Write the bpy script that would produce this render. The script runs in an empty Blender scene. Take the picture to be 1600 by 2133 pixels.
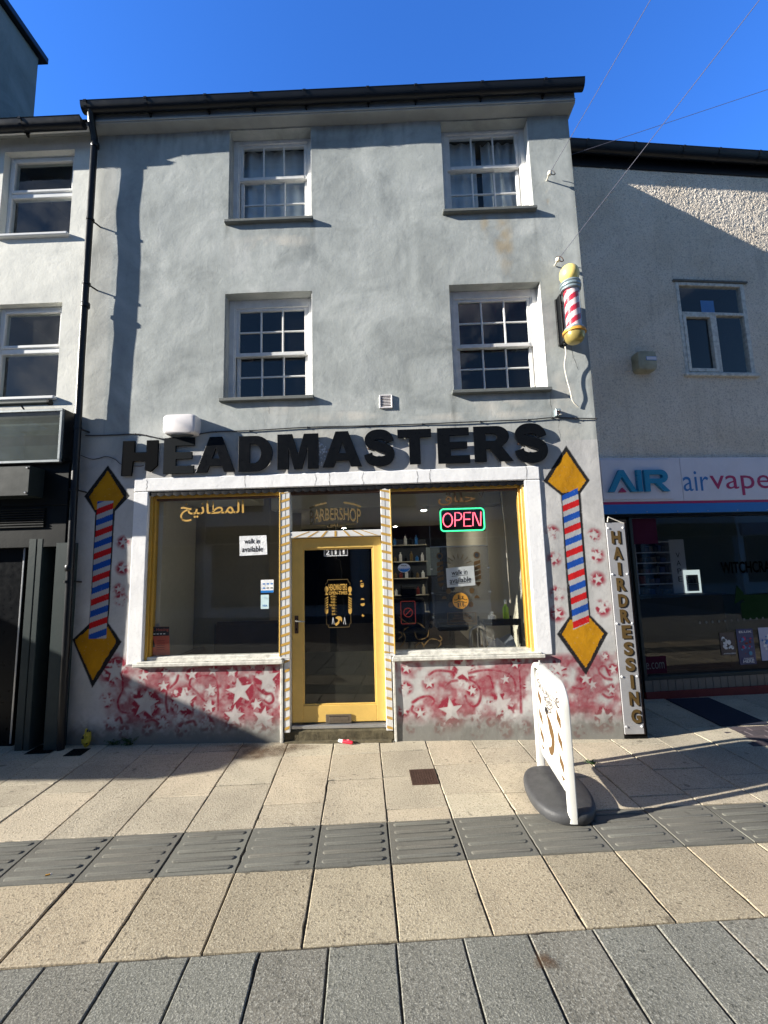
import bpy, math, random
import numpy as np
from mathutils import Vector, Matrix

random.seed(7)
rng = np.random.default_rng(11)
R = math.radians
SC = bpy.context.scene
COL = SC.collection

# ------------------------------------------------------------------ camera
EYE = np.array([0.0, -4.25, 1.73])
PW, PH, FOC = 1600.0, 2133.0, 865.83
def _basis(yaw, pitch, roll):
    cy, sy, cp, sp = math.cos(yaw), math.sin(yaw), math.cos(pitch), math.sin(pitch)
    f = np.array([sy*cp, cy*cp, sp]); r = np.array([cy, -sy, 0.0]); u = np.cross(r, f)
    c, s = math.cos(roll), math.sin(roll)
    return c*r+s*u, -s*r+c*u, f
CR, CU, CF = _basis(-0.0167353, 0.1183976, -0.0279946)
cam_d = bpy.data.cameras.new("camera")
cam_d.sensor_fit = 'HORIZONTAL'; cam_d.sensor_width = 36.0
cam_d.lens = FOC/PW*36.0
cam_d.clip_start = 0.05; cam_d.clip_end = 500
cam = bpy.data.objects.new("camera", cam_d); COL.objects.link(cam)
M = Matrix.Identity(4)
for i in range(3):
    M[i][0], M[i][1], M[i][2], M[i][3] = CR[i], CU[i], -CF[i], EYE[i]
cam.matrix_world = M
SC.camera = cam

# ------------------------------------------------------------------ light
SUN_DIR = Vector((3.75, 1.0, -1.45))           # the way the sunlight travels
EL = math.atan2(1.45, math.hypot(3.75, 1.0))
w = bpy.data.worlds.new("World"); SC.world = w; w.use_nodes = True
nt = w.node_tree
bg = nt.nodes["Background"]
sky = nt.nodes.new("ShaderNodeTexSky"); sky.sky_type = 'NISHITA'; sky.sun_disc = False
sky.sun_elevation = EL; sky.sun_rotation = math.atan2(-3.75, -1.0)
sky.altitude = 0; sky.air_density = 1.0; sky.dust_density = 0.0; sky.ozone_density = 5.0
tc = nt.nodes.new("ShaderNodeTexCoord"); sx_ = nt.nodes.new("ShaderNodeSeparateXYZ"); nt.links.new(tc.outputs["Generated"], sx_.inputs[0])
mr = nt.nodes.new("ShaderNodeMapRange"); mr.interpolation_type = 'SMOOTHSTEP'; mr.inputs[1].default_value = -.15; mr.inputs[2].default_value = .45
nt.links.new(sx_.outputs[1], mr.inputs[0])                   # tinted by direction: north brightened and bluer, south dimmed to cut fill light
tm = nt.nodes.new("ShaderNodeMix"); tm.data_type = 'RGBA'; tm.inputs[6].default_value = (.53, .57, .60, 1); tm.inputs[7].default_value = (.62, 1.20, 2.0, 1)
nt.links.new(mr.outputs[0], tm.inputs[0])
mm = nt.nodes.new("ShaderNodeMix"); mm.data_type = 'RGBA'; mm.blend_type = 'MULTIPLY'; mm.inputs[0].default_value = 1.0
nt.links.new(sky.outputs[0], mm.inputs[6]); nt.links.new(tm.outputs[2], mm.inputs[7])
cn = nt.nodes.new("ShaderNodeTexNoise"); cn.inputs["Scale"].default_value = 2.6; cn.inputs["Detail"].default_value = 7; cn.inputs["Roughness"].default_value = .58; cn.inputs["Distortion"].default_value = .5
nt.links.new(tc.outputs["Generated"], cn.inputs["Vector"])
c1_ = nt.nodes.new("ShaderNodeMapRange"); c1_.inputs[1].default_value = .58; c1_.inputs[2].default_value = .78; nt.links.new(cn.outputs[0], c1_.inputs[0])
c2_ = nt.nodes.new("ShaderNodeMapRange"); c2_.inputs[1].default_value = -.15; c2_.inputs[2].default_value = -.40; nt.links.new(sx_.outputs[1], c2_.inputs[0])   # a bank of cloud in the southern sky only
c3_ = nt.nodes.new("ShaderNodeMath"); c3_.operation = 'MULTIPLY'; nt.links.new(c1_.outputs[0], c3_.inputs[0]); nt.links.new(c2_.outputs[0], c3_.inputs[1])
cm = nt.nodes.new("ShaderNodeMix"); cm.data_type = 'RGBA'; cm.inputs[7].default_value = (7.0, 7.2, 7.6, 1); nt.links.new(c3_.outputs[0], cm.inputs[0]); nt.links.new(mm.outputs[2], cm.inputs[6])
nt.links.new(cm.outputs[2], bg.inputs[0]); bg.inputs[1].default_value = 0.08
sd = bpy.data.lights.new("sun", 'SUN'); sd.energy = 5.0; sd.angle = R(0.6); sd.color = (1.0, 0.94, 0.84)
so = bpy.data.objects.new("sun", sd); COL.objects.link(so)
so.rotation_euler = SUN_DIR.to_track_quat('-Z', 'Y').to_euler(); so.location = (-8, -6, 12)
SC.view_settings.view_transform = 'Standard'; SC.view_settings.look = 'None'
SC.view_settings.gamma = 1.0; SC.view_settings.exposure = 1.34
SC.cycles.max_bounces = 8; SC.cycles.transparent_max_bounces = 12
SC.cycles.sample_clamp_indirect = 6.0
SC.cycles.caustics_reflective = False; SC.cycles.caustics_refractive = False

# ------------------------------------------------------------------ survey helpers (photo pixel -> metres on a known plane)
def ray(px, py): return CF+(px-PW/2)/FOC*CR-(py-PH/2)/FOC*CU
def F(px, py, y=0.0):
    d = ray(px, py); t = (y-EYE[1])/d[1]
    return EYE[0]+d[0]*t, EYE[2]+d[2]*t
def G0(x, y): return -0.0091*x-0.0023*y
def G(px, py):
    d = ray(px, py); t = (-EYE[2]+0.0023*4.25)/(d[2]+0.0091*d[0]+0.0023*d[1])
    p = EYE+t*d; return p[0], p[1]
def CEIL(px, py, z):
    d = ray(px, py); t = (z-EYE[2])/d[2]; p = EYE+t*d; return p[0], p[1]
def lin(r, g=None, b=None):
    if g is None: g = b = r
    f = lambda v: (v/255/12.92 if v/255 <= 0.04045 else ((v/255+0.055)/1.055)**2.4)
    return (f(r), f(g), f(b), 1)

# ------------------------------------------------------------------ value noise
def vnoise(x, y, scale, seed=0):
    r = np.random.default_rng(seed); T = r.random((256, 256))
    x = np.asarray(x)*scale+1000.3; y = np.asarray(y)*scale+1000.7
    xi = np.floor(x).astype(int); yi = np.floor(y).astype(int); fx = x-xi; fy = y-yi
    fx = fx*fx*(3-2*fx); fy = fy*fy*(3-2*fy)
    g = lambda a, b: T[a % 256, b % 256]
    return (g(xi, yi)*(1-fx)+g(xi+1, yi)*fx)*(1-fy)+(g(xi, yi+1)*(1-fx)+g(xi+1, yi+1)*fx)*fy
def fbm(x, y, scale, seed=0, o=4):
    s = 0; a = 0.5; n = 0
    for k in range(o):
        s = s+a*vnoise(x, y, scale*2**k, seed+k); n += a; a *= 0.5
    return s/n

# ------------------------------------------------------------------ materials
class NT:
    def __init__(s, name):
        s.m = bpy.data.materials.new(name); s.m.use_nodes = True; s.t = s.m.node_tree
        s.b = s.t.nodes["Principled BSDF"]; s.out = s.t.nodes["Material Output"]
    def n(s, t, **k):
        n = s.t.nodes.new(t)
        for a, v in k.items(): setattr(n, a, v)
        return n
    def l(s, a, b): s.t.links.new(a, b)
    def pos(s, scale=(1, 1, 1)):
        g = s.n("ShaderNodeNewGeometry"); m = s.n("ShaderNodeMapping"); m.inputs[3].default_value = scale
        s.l(g.outputs[0], m.inputs[0]); return m.outputs[0]
    def noise(s, scale, detail=4, rough=.55, dist=0, sc=(1, 1, 1)):
        n = s.n("ShaderNodeTexNoise"); n.inputs["Scale"].default_value = scale; n.inputs["Detail"].default_value = detail
        n.inputs["Roughness"].default_value = rough; n.inputs["Distortion"].default_value = dist
        s.l(s.pos(sc), n.inputs["Vector"]); return n.outputs[0]
    def ramp(s, fac, stops):
        r = s.n("ShaderNodeValToRGB"); e = r.color_ramp.elements
        e[0].position, e[0].color = stops[0]; e[1].position, e[1].color = stops[-1]
        for p, c in stops[1:-1]:
            q = e.new(p); q.color = c
        s.l(fac, r.inputs[0]); return r.outputs[0]
    def mix(s, fac, a, b, mode='MIX'):
        m = s.n("ShaderNodeMix", data_type='RGBA', blend_type=mode)
        if isinstance(fac, float): m.inputs[0].default_value = fac
        else: s.l(fac, m.inputs[0])
        for v, i in ((a, 6), (b, 7)):
            if isinstance(v, (tuple, list)): m.inputs[i].default_value = v
            else: s.l(v, m.inputs[i])
        return m.outputs[2]
    def math(s, op, a, b=0.0):
        m = s.n("ShaderNodeMath", operation=op)
        for v, i in ((a, 0), (b, 1)):
            if isinstance(v, (int, float)): m.inputs[i].default_value = v
            else: s.l(v, m.inputs[i])
        return m.outputs[0]
    def bump(s, h, strength, dist, prev=None):
        b = s.n("ShaderNodeBump"); b.inputs["Strength"].default_value = strength; b.inputs["Distance"].default_value = dist
        s.l(h, b.inputs["Height"])
        if prev is not None: s.l(prev, b.inputs["Normal"])
        return b.outputs[0]
    def done(s, col=None, rough=None, normal=None, metal=0, spec=None):
        if col is not None:
            if isinstance(col, (tuple, list)): s.b.inputs["Base Color"].default_value = col
            else: s.l(col, s.b.inputs["Base Color"])
        if rough is not None:
            if isinstance(rough, float): s.b.inputs["Roughness"].default_value = rough
            else: s.l(rough, s.b.inputs["Roughness"])
        if normal is not None: s.l(normal, s.b.inputs["Normal"])
        s.b.inputs["Metallic"].default_value = metal
        if spec is not None: s.b.inputs["Specular IOR Level"].default_value = spec
        return s.m
def g3(v, k=1.0): return (v[0]*k, v[1]*k, v[2]*k, 1)

def painted(name, col, rough=.5, dirt=.25, scale=14, bump=.05, metal=0.0, dark=.45, dist=.004, spec=None):
    m = NT(name)
    n1 = m.noise(scale, 6, .6); n2 = m.noise(scale*7, 3)
    d = m.ramp(n1, [(.40, (0, 0, 0, 1)), (.72, (1, 1, 1, 1))])
    c = m.mix(m.math('MULTIPLY', d, dirt), col, g3(col, dark))
    c = m.mix(m.math('MULTIPLY', n2, .18), c, g3(col, .7))
    nb = m.bump(n2, bump*4, dist, m.bump(n1, bump*4, dist*2))
    r = m.math('ADD', m.math('MULTIPLY', n1, .25), rough-.12)
    return m.done(c, r, nb, metal, spec)
def plain(name, col, rough=.5, metal=0.0, spec=None):
    return painted(name, col, rough, .12, 20, .01, metal)
def emit(name, col, s):
    m = NT(name); m.b.inputs["Base Color"].default_value = col
    m.b.inputs["Emission Color"].default_value = col; m.b.inputs["Emission Strength"].default_value = s
    return m.m

def plaster(name, ca, cb, cc, attr=False, bscale=9.0, bs=.55, pebble=False):
    m = NT(name)
    n1 = m.noise(1.3, 7, .62, 1.1); n2 = m.noise(4.2, 7, .66, 1.6); n3 = m.noise(38, 4, .6)
    col = m.ramp(n1, [(.30, ca), (.52, cb), (.72, cc)])
    col = m.mix(m.math('MULTIPLY', m.ramp(n2, [(.35, (0, 0, 0, 1)), (.7, (1, 1, 1, 1))]), .22), col, g3(cb, 1.22))
    st = m.noise(3.2, 5, .6, .3, (3.0, 3.0, .35))
    col = m.mix(m.math('MULTIPLY', m.ramp(st, [(.50, (0, 0, 0, 1)), (.78, (1, 1, 1, 1))]), .16), col, g3(ca, .72))
    col = m.mix(m.math('MULTIPLY', m.ramp(n3, [(.55, (0, 0, 0, 1)), (.75, (1, 1, 1, 1))]), .22), col, g3(ca, .6))
    if attr:
        a = m.n("ShaderNodeAttribute"); a.attribute_name = "paint"
        al = m.math('MULTIPLY', a.outputs["Alpha"], m.math('SUBTRACT', 1.06, m.math('MULTIPLY', m.ramp(n3, [(.58, (0, 0, 0, 1)), (.82, (1, 1, 1, 1))]), .35)))
        al.node.use_clamp = True
        pc = m.mix(m.math('MULTIPLY', n2, .35), a.outputs["Color"], g3((0, 0, 0)))
        col = m.mix(al, col, pc)
    b = m.bump(m.noise(2.6, 3, .5, .4), .14, .05)
    b = m.bump(m.noise(bscale, 4, .5, .9), bs*.30, .014, b)
    b = m.bump(m.noise(31, 4, .6, 1.2, (1, 1, .6)), bs*.38, .005, b)
    b = m.bump(m.noise(13, 3, .6, 3.2, (1, 1, .8)), bs*.12, .008, b)
    b = m.bump(m.noise(170, 2), .25, .0015, b)
    return m.done(col, .9, b, spec=.25)

def pebbledash(name):
    m = NT(name)
    n1 = m.noise(1.3, 6, .6, .4); v = m.n("ShaderNodeTexVoronoi"); v.inputs["Scale"].default_value = 62
    m.l(m.pos(), v.inputs["Vector"])
    n3 = m.noise(46, 4, .65)
    col = m.ramp(n1, [(.3, lin(226, 212, 192)), (.7, lin(246, 235, 219))])
    col = m.mix(m.math('MULTIPLY', m.ramp(n3, [(.48, (0, 0, 0, 1)), (.70, (1, 1, 1, 1))]), .6), col, lin(146, 134, 122))
    st = m.noise(3.0, 5, .6, .3, (3.0, 3.0, .3))
    col = m.mix(m.math('MULTIPLY', m.ramp(st, [(.56, (0, 0, 0, 1)), (.85, (1, 1, 1, 1))]), .35), col, lin(104, 96, 88))
    b = m.bump(v.outputs["Distance"], .8, .012)
    b = m.bump(n3, .8, .010, b)
    return m.done(col, .95, b, spec=.15)

def slab(name, ca, cb, speck, dk, sp=.55, big=1.0, bd=.004):
    m = NT(name)
    g = m.n("ShaderNodeNewGeometry")
    base = m.ramp(g.outputs["Random Per Island"], [(0.0, g3(ca, 1.08)), (.35, cb), (.65, (ca[0]*1.0, ca[1]*.95, ca[2]*.93, 1)), (1.0, g3(cb, .88))])
    vo = m.n("ShaderNodeTexVoronoi"); vo.inputs["Scale"].default_value = 2.3; m.l(m.pos(), vo.inputs["Vector"])
    sc_ = m.n("ShaderNodeSeparateColor"); m.l(vo.outputs["Color"], sc_.inputs[0])
    gum = m.math('MULTIPLY', m.ramp(m.math('ADD', vo.outputs["Distance"], m.math('MULTIPLY', m.noise(60, 2), .02)), [(.052, (1, 1, 1, 1)), (.070, (0, 0, 0, 1))]), m.ramp(sc_.outputs[0], [(.60, (0, 0, 0, 1)), (.62, (1, 1, 1, 1))]))
    wide = m.noise(.7, 5, .6, .5)
    base = m.mix(m.math('MULTIPLY', m.ramp(wide, [(.40, (0, 0, 0, 1)), (.65, (1, 1, 1, 1))]), .30), base, g3(ca, .62))
    n1 = m.noise(2.2, 6, .65, .4); n2 = m.noise(165*big, 3, .7); n3 = m.noise(75*big, 3, .6)
    base = m.mix(m.math('MULTIPLY', m.ramp(n1, [(.38, (0, 0, 0, 1)), (.72, (1, 1, 1, 1))]), .38), base, dk)
    base = m.mix(m.math('MULTIPLY', m.ramp(n2, [(.50, (0, 0, 0, 1)), (.66, (1, 1, 1, 1))]), sp), base, speck)
    base = m.mix(m.math('MULTIPLY', m.ramp(n3, [(.55, (0, 0, 0, 1)), (.70, (1, 1, 1, 1))]), sp), base, dk)
    sp2 = m.noise(9, 2, .5)   # gum and oil spots
    base = m.mix(m.math('MULTIPLY', m.ramp(sp2, [(.70, (0, 0, 0, 1)), (.74, (1, 1, 1, 1))]), .5), base, g3(dk, .7))
    base = m.mix(m.math('MULTIPLY', gum, .55), base, m.mix(m.ramp(sc_.outputs[1], [(.45, (0, 0, 0, 1)), (.5, (1, 1, 1, 1))]), g3(dk, .75), g3(speck, .95)))
    b = m.bump(n2, .6, bd); b = m.bump(n3, .55, bd*1.4, b); b = m.bump(m.noise(6, 4, .6), .25, .006, b)
    return m.done(base, .85, b, spec=.3)

def glass(name, tint=(1, 1, 1, 1), base=.05, dirt=0.0, rough=0.0):
    m = NT(name); m.t.nodes.remove(m.b)
    lw = m.n("ShaderNodeLayerWeight"); lw.inputs[0].default_value = .5
    f = m.math('ADD', m.math('MULTIPLY', m.math('POWER', lw.outputs["Facing"], 4.0), .9), base)
    tr = m.n("ShaderNodeBsdfTransparent"); tr.inputs[0].default_value = tint
    gl = m.n("ShaderNodeBsdfGlossy"); gl.inputs["Roughness"].default_value = rough
    b = m.bump(m.noise(1.7, 2), .03, .02); m.l(b, gl.inputs["Normal"])
    mx = m.n("ShaderNodeMixShader"); m.l(f, mx.inputs[0]); m.l(tr.outputs[0], mx.inputs[1]); m.l(gl.outputs[0], mx.inputs[2])
    o = mx.outputs[0]
    if dirt > 0:
        df = m.n("ShaderNodeBsdfDiffuse"); df.inputs[0].default_value = (.55, .56, .55, 1)
        m2 = m.n("ShaderNodeMixShader")
        ff = m.math('MULTIPLY', m.ramp(m.noise(3.5, 6, .65), [(.35, (.15, .15, .15, 1)), (.8, (1, 1, 1, 1))]), dirt)
        m.l(ff, m2.inputs[0]); m.l(o, m2.inputs[1]); m.l(df.outputs[0], m2.inputs[2]); o = m2.outputs[0]
    m.l(o, m.out.inputs[0]); return m.m

MAT = {}
MAT['wall_up'] = plaster("grey_render", lin(137, 142, 141), lin(166, 171, 169), lin(192, 195, 192), True)
MAT['wall_lo'] = plaster("pale_render", lin(158, 158, 156), lin(184, 183, 181), lin(202, 201, 198), True)
MAT['wall_white'] = plaster("white_render", lin(205, 206, 200), lin(222, 222, 214), lin(235, 234, 226))
MAT['wall_far'] = plaster("weathered_render", lin(128, 134, 136), lin(150, 156, 158), lin(164, 168, 168))
MAT['wall_tall'] = plaster("dark_weathered_render", lin(92, 92, 86), lin(112, 112, 106), lin(126, 124, 118))
MAT['surround'] = plaster("white_masonry_paint", lin(222, 222, 222), lin(235, 235, 235), lin(242, 242, 240), bscale=16, bs=.4)
MAT['pebble'] = pebbledash("pebbledash")
MAT['white'] = painted("white_gloss_paint", lin(222, 222, 220), .42, .42, 11, .03, dark=.6)
MAT['white_old'] = painted("weathered_white_paint", lin(220, 218, 208), .5, .85, 18, .06, dark=.42)
MAT['upvc'] = painted("white_plastic", lin(232, 233, 232), .3, .12, 6, .005)
MAT['soffit'] = painted("grey_board", lin(158, 163, 164), .7, .3, 5, .04)
MAT['black_plastic'] = painted("black_plastic", lin(19, 21, 25), .35, .3, 12, .02, dark=1.3, spec=.35)
MAT['slate'] = painted("slate", lin(62, 66, 74), .7, .4, 8, .1)
MAT['sill'] = painted("slate_sill", lin(104, 108, 106), .7, .4, 12, .1)
MAT['yellow'] = painted("yellow_gloss_paint", lin(220, 183, 100), .36, .3, 10, .02, dark=.66)
MAT['gold_frame'] = painted("gold_paint", lin(196, 152, 58), .4, .25, 12, .02, dark=.6)
MAT['gold'] = painted("gold_vinyl", lin(196, 156, 78), .4, .1, 25, .01)
MAT['gold_dim'] = painted("dark_gold_vinyl", lin(104, 86, 48), .5, .2, 25, .01)  # darker copy of the gold vinyl
MAT['bronze'] = painted("bronze_vinyl", lin(98, 72, 38), .45, .15, 25, .01)
MAT['old_gold'] = painted("tarnished_gold_paint", lin(92, 72, 36), .5, .3, 20, .02)
MAT['black'] = painted("black_gloss", lin(15, 17, 20), .3, .25, 18, .02, dark=1.8, spec=.12)
MAT['black_worn'] = painted("peeling_black_film", lin(13, 15, 18), .85, .35, 24, .03, dark=1.8, spec=.03)
MAT['black_soft'] = painted("charcoal_vinyl", lin(24, 28, 32), .7, .4, 9, .02, dark=1.6, spec=.05)
MAT['pelmet'] = painted("black_lace", lin(20, 21, 24), .6, .2, 18, .02, spec=.12)
MAT['ink'] = plain("black_ink", lin(22, 22, 24), .6)
MAT['steel'] = painted("brushed_steel", lin(190, 190, 188), .3, .3, 30, .02, 1.0)
MAT['alu'] = painted("aluminium", lin(188, 190, 192), .38, .3, 18, .03, .8)
MAT['brass_dull'] = painted("dull_bronze", lin(122, 112, 100), .42, .5, 30, .05, .6)
MAT['grey_shop'] = painted("slate_green_paint", lin(50, 60, 60), .5, .35, 9, .03, dark=.6, spec=.25)
MAT['dark_shop'] = painted("dark_green_paint", lin(13, 18, 20), .5, .3, 9, .03, dark=.7, spec=.15)
MAT['dirty_glass'] = glass("dirty_glass", (.8, .86, .84, 1), .05, .07)
MAT['glass'] = glass("window_glass", (.95, .97, .96, 1), .065, .012)
MAT['glass_up'] = glass("upstairs_glass", (.9, .95, .97, 1), .085, .014)
MAT['glass_door'] = glass("door_glass", (.22, .23, .23, 1), .05, .004)
MAT['glass_shop'] = glass("shop_glass", (.6, .64, .64, 1), .055, .004)
MAT['paper'] = painted("paper", lin(226, 228, 230), .7, .1, 18, .12, dark=.8, dist=.01)
MAT['dark_room'] = plain("dark_room", lin(48, 54, 62), .9)
MAT['room_red'] = plain("maroon_wall", lin(96, 40, 44), .9)
MAT['room_shade'] = plain("shaded_emulsion", lin(132, 124, 106), .85)  # darker copy of the wall paint: dimmer light on deeper walls put into colour
MAT['room_wall'] = plain("cream_emulsion", lin(196, 190, 172), .85)
MAT['room_ceiling'] = plain("ceiling_paint", lin(205, 202, 190), .85)
MAT['room_floor'] = plain("dark_floor", lin(74, 66, 60), .35)
MAT['net'] = painted("net_curtain", lin(205, 210, 212), .9, .35, 5, .1, dark=.6)
MAT['rubber'] = painted("black_rubber", lin(66, 67, 69), .6, .6, 14, .10, dark=.5)
MAT['board_white'] = painted("white_board", lin(226, 226, 220), .4, .3, 9, .02, dark=.72)
MAT['cream_box'] = painted("stained_cream_plastic", lin(170, 164, 138), .5, .6, 9, .05, dark=.35)
MAT['alarm_white'] = painted("white_abs", lin(226, 222, 222), .4, .18, 11, .02, dark=.7)
MAT['globe'] = painted("yellowed_globe", lin(246, 218, 130), .35, .25, 14, .02, dark=.7)
MAT['bowl'] = painted("tarnished_bowl", lin(176, 158, 92), .3, .5, 12, .03, .3, dark=.5)
MAT['ochre'] = painted("ochre_rim", lin(206, 150, 60), .4, .4, 12, .03, dark=.6)
MAT['galv'] = painted("galvanised", lin(150, 166, 172), .4, .3, 12, .03, .4)
MAT['red_stripe'] = painted("red_stripe", lin(206, 38, 62), .4, .15, 18, .01)
MAT['pink_white'] = painted("white_stripe", lin(242, 218, 222), .4, .15, 18, .01)
MAT['cable_white'] = painted("white_flex", lin(226, 220, 206), .5, .3, 14, .02)
MAT['cable_dark'] = painted("dark_cable", lin(50, 50, 54), .6, .3, 14, .02)
MAT['wire'] = painted("overhead_cable", lin(92, 92, 108), .6, .2, 14, .02)
MAT['moss'] = painted("mossy_stone", lin(96, 88, 66), .95, .8, 18, .3, dark=.3)
MAT['iron'] = painted("rusty_iron", lin(88, 66, 56), .7, .6, 30, .2, .3, dark=.4)
MAT['blue_sign'] = plain("cyan_acrylic", lin(38, 140, 180), .3)
MAT['blue_band'] = plain("blue_vinyl", lin(34, 116, 190), .4)
MAT['blue_text'] = plain("soft_blue_vinyl", lin(54, 120, 186), .4)
MAT['mag'] = plain("magenta_vinyl", lin(176, 28, 90), .4)
MAT['sign_panel'] = painted("white_sign_panel", lin(224, 221, 230), .4, .25, 5, .01, dark=.7)
MAT['tile'] = painted("grey_tile", lin(120, 114, 106), .4, .4, 7, .03)
MAT['red_kerb'] = painted("red_painted_step", lin(120, 38, 36), .6, .4, 9, .05)
MAT['mat_blue'] = painted("navy_mat", lin(24, 32, 54), .95, .3, 30, .2)
MAT['leaf'] = painted("weed_leaf", lin(52, 84, 34), .6, .3, 30, .05)
MAT['slab'] = slab("buff_paving", lin(197, 187, 164), lin(175, 166, 147), lin(222, 214, 194), lin(88, 82, 72), .7)
MAT['slab_big'] = slab("buff_granite_paving", lin(181, 169, 144), lin(161, 151, 129), lin(214, 203, 178), lin(80, 72, 60), .78)
MAT['slab_grey'] = slab("grey_granite_paving", lin(122, 122, 113), lin(117, 117, 109), lin(186, 185, 174), lin(50, 51, 47), .7, .95)
MAT['tactile'] = slab("grey_tactile_paving", lin(114, 114, 106), lin(104, 104, 98), lin(150, 148, 138), lin(86, 84, 78), .25, .9, .0012)
MAT['brick_dark'] = slab("dark_brick_paving", lin(92, 84, 88), lin(76, 70, 76), lin(120, 112, 112), lin(40, 36, 38), .3)
MAT['joint'] = painted("joint_sand", lin(62, 57, 49), .95, .3, 30, .2)
MAT['earth'] = painted("asphalt_base", lin(64, 62, 60), .95, .3, 10, .2)
MAT['neon_red'] = emit("neon_red", lin(255, 92, 112), 1.1)
MAT['neon_green'] = emit("neon_green", lin(60, 240, 150), .8)
MAT['lamp'] = emit("lamp_glow", (1, .93, .8, 1), 340.0)

# ------------------------------------------------------------------ mesh builder
class MB:
    def __init__(s): s.v = []; s.f = []; s.mi = []; s.mats = []
    def m(s, mat):
        if isinstance(mat, str): mat = MAT[mat]
        if mat not in s.mats: s.mats.append(mat)
        return s.mats.index(mat)
    def add(s, vs, fs, mat):
        k = len(s.v); i = s.m(mat); s.v += [tuple(p) for p in vs]
        for f in fs: s.f.append([k+q for q in f]); s.mi.append(i)
        return s
    def box(s, x0, x1, y0, y1, z0, z1, mat, b=0.0):
        if b > 0:                                   # chamfered box
            b = min(b, (x1-x0)*.45, (y1-y0)*.45, (z1-z0)*.45)
            vs = []; fs = []
            for (X, x) in ((x0, 1), (x1, -1)):
                for (Y, y) in ((y0, 1), (y1, -1)):
                    for (Z, z) in ((z0, 1), (z1, -1)):
                        vs += [(X, Y+y*b, Z+z*b), (X+x*b, Y, Z+z*b), (X+x*b, Y+y*b, Z)]
            I = lambda i, j, k, a: ((i*2+j)*2+k)*3+a
            for i in (0, 1):
                q = [I(i, 0, 0, 0), I(i, 1, 0, 0), I(i, 1, 1, 0), I(i, 0, 1, 0)]; fs.append(q if i else q[::-1])
                q = [I(0, i, 0, 1), I(0, i, 1, 1), I(1, i, 1, 1), I(1, i, 0, 1)]; fs.append(q if i else q[::-1])
                q = [I(0, 0, i, 2), I(1, 0, i, 2), I(1, 1, i, 2), I(0, 1, i, 2)]; fs.append(q if i else q[::-1])
                for j in (0, 1):
                    fs.append([I(i, j, 0, 0), I(i, j, 1, 0), I(i, j, 1, 1), I(i, j, 0, 1)])
                    fs.append([I(i, 0, j, 0), I(i, 1, j, 0), I(i, 1, j, 2), I(i, 0, j, 2)])
                    fs.append([I(0, i, j, 1), I(1, i, j, 1), I(1, i, j, 2), I(0, i, j, 2)])
                    for k in (0, 1): fs.append([I(i, j, k, 0), I(i, j, k, 1), I(i, j, k, 2)])
            return s.add(vs, fs, mat)
        vs = [(x, y, z) for x in (x0, x1) for y in (y0, y1) for z in (z0, z1)]
        return s.add(vs, [(0, 1, 3, 2), (4, 6, 7, 5), (0, 4, 5, 1), (2, 3, 7, 6), (0, 2, 6, 4), (1, 5, 7, 3)], mat)
    def quad(s, a, b, c, d, mat): return s.add([a, b, c, d], [(0, 1, 2, 3)], mat)
    def prism(s, poly, y0, y1, mat):                # polygon in x,z between two depths
        n = len(poly)
        vs = [(x, y0, z) for x, z in poly]+[(x, y1, z) for x, z in poly]
        fs = [tuple(range(n)), tuple(range(2*n-1, n-1, -1))]+[(i, i+n, (i+1) % n+n, (i+1) % n) for i in range(n)]
        return s.add(vs, fs, mat)
    def flat(s, poly, y, mat): return s.add([(x, y, z) for x, z in poly], [tuple(range(len(poly)))], mat)
    def tube(s, pts, r, mat, n=8, cap=True):
        pts = [Vector(p) for p in pts]; vs = []; fs = []
        rs = r if isinstance(r, (list, tuple)) else [r]*len(pts)
        up = Vector((0, 0, 1)); u = None
        for i, p in enumerate(pts):
            t = (pts[min(i+1, len(pts)-1)]-pts[max(i-1, 0)]).normalized()
            if u is None:
                u = t.cross(up)
                if u.length < .05: u = t.cross(Vector((1, 0, 0)))
            u = (u-t*u.dot(t)).normalized(); v = t.cross(u)
            for k in range(n):
                a = 2*math.pi*k/n; vs.append(p+(u*math.cos(a)+v*math.sin(a))*rs[i])
        for i in range(len(pts)-1):
            for k in range(n):
                fs.append((i*n+k, i*n+(k+1) % n, (i+1)*n+(k+1) % n, (i+1)*n+k))
        if cap: fs += [tuple(range(n))[::-1], tuple(range((len(pts)-1)*n, len(pts)*n))]
        return s.add(vs, fs, mat)
    def lathe(s, prof, mat, c=(0, 0, 0), n=24, sx=1.0, sy=1.0):   # prof: (r, z)
        vs = []; fs = []
        for r_, z in prof:
            for k in range(n):
                a = 2*math.pi*k/n; vs.append((c[0]+r_*sx*math.cos(a), c[1]+r_*sy*math.sin(a), c[2]+z))
        for i in range(len(prof)-1):
            for k in range(n): fs.append((i*n+k, i*n+(k+1) % n, (i+1)*n+(k+1) % n, (i+1)*n+k))
        fs += [tuple(range(n))[::-1], tuple(range((len(prof)-1)*n, len(prof)*n))]
        return s.add(vs, fs, mat)
    def mesh(s, me, mat, fn=lambda p: p):
        s.add([fn(v.co) for v in me.vertices], [tuple(p.vertices) for p in me.polygons], mat); return s
    def build(s, name, parent=None, smooth=False):
        me = bpy.data.meshes.new(name); me.from_pydata(s.v, [], s.f); me.update()
        for m_ in s.mats: me.materials.append(m_)
        me.polygons.foreach_set("material_index", s.mi)
        if smooth:
            me.polygons.foreach_set("use_smooth", [True]*len(s.f)); me.set_sharp_from_angle(angle=R(38))
        o = bpy.data.objects.new(name, me); COL.objects.link(o)
        if parent is not None: attach(o, parent)
        return o
WORLD = {}
def attach(o, parent):
    o.parent = parent
    if parent.name in WORLD:                       # builders work in metres from the street origin
        p = WORLD[parent.name]; o.location = (-p[0], -p[1], -p[2])
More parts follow.
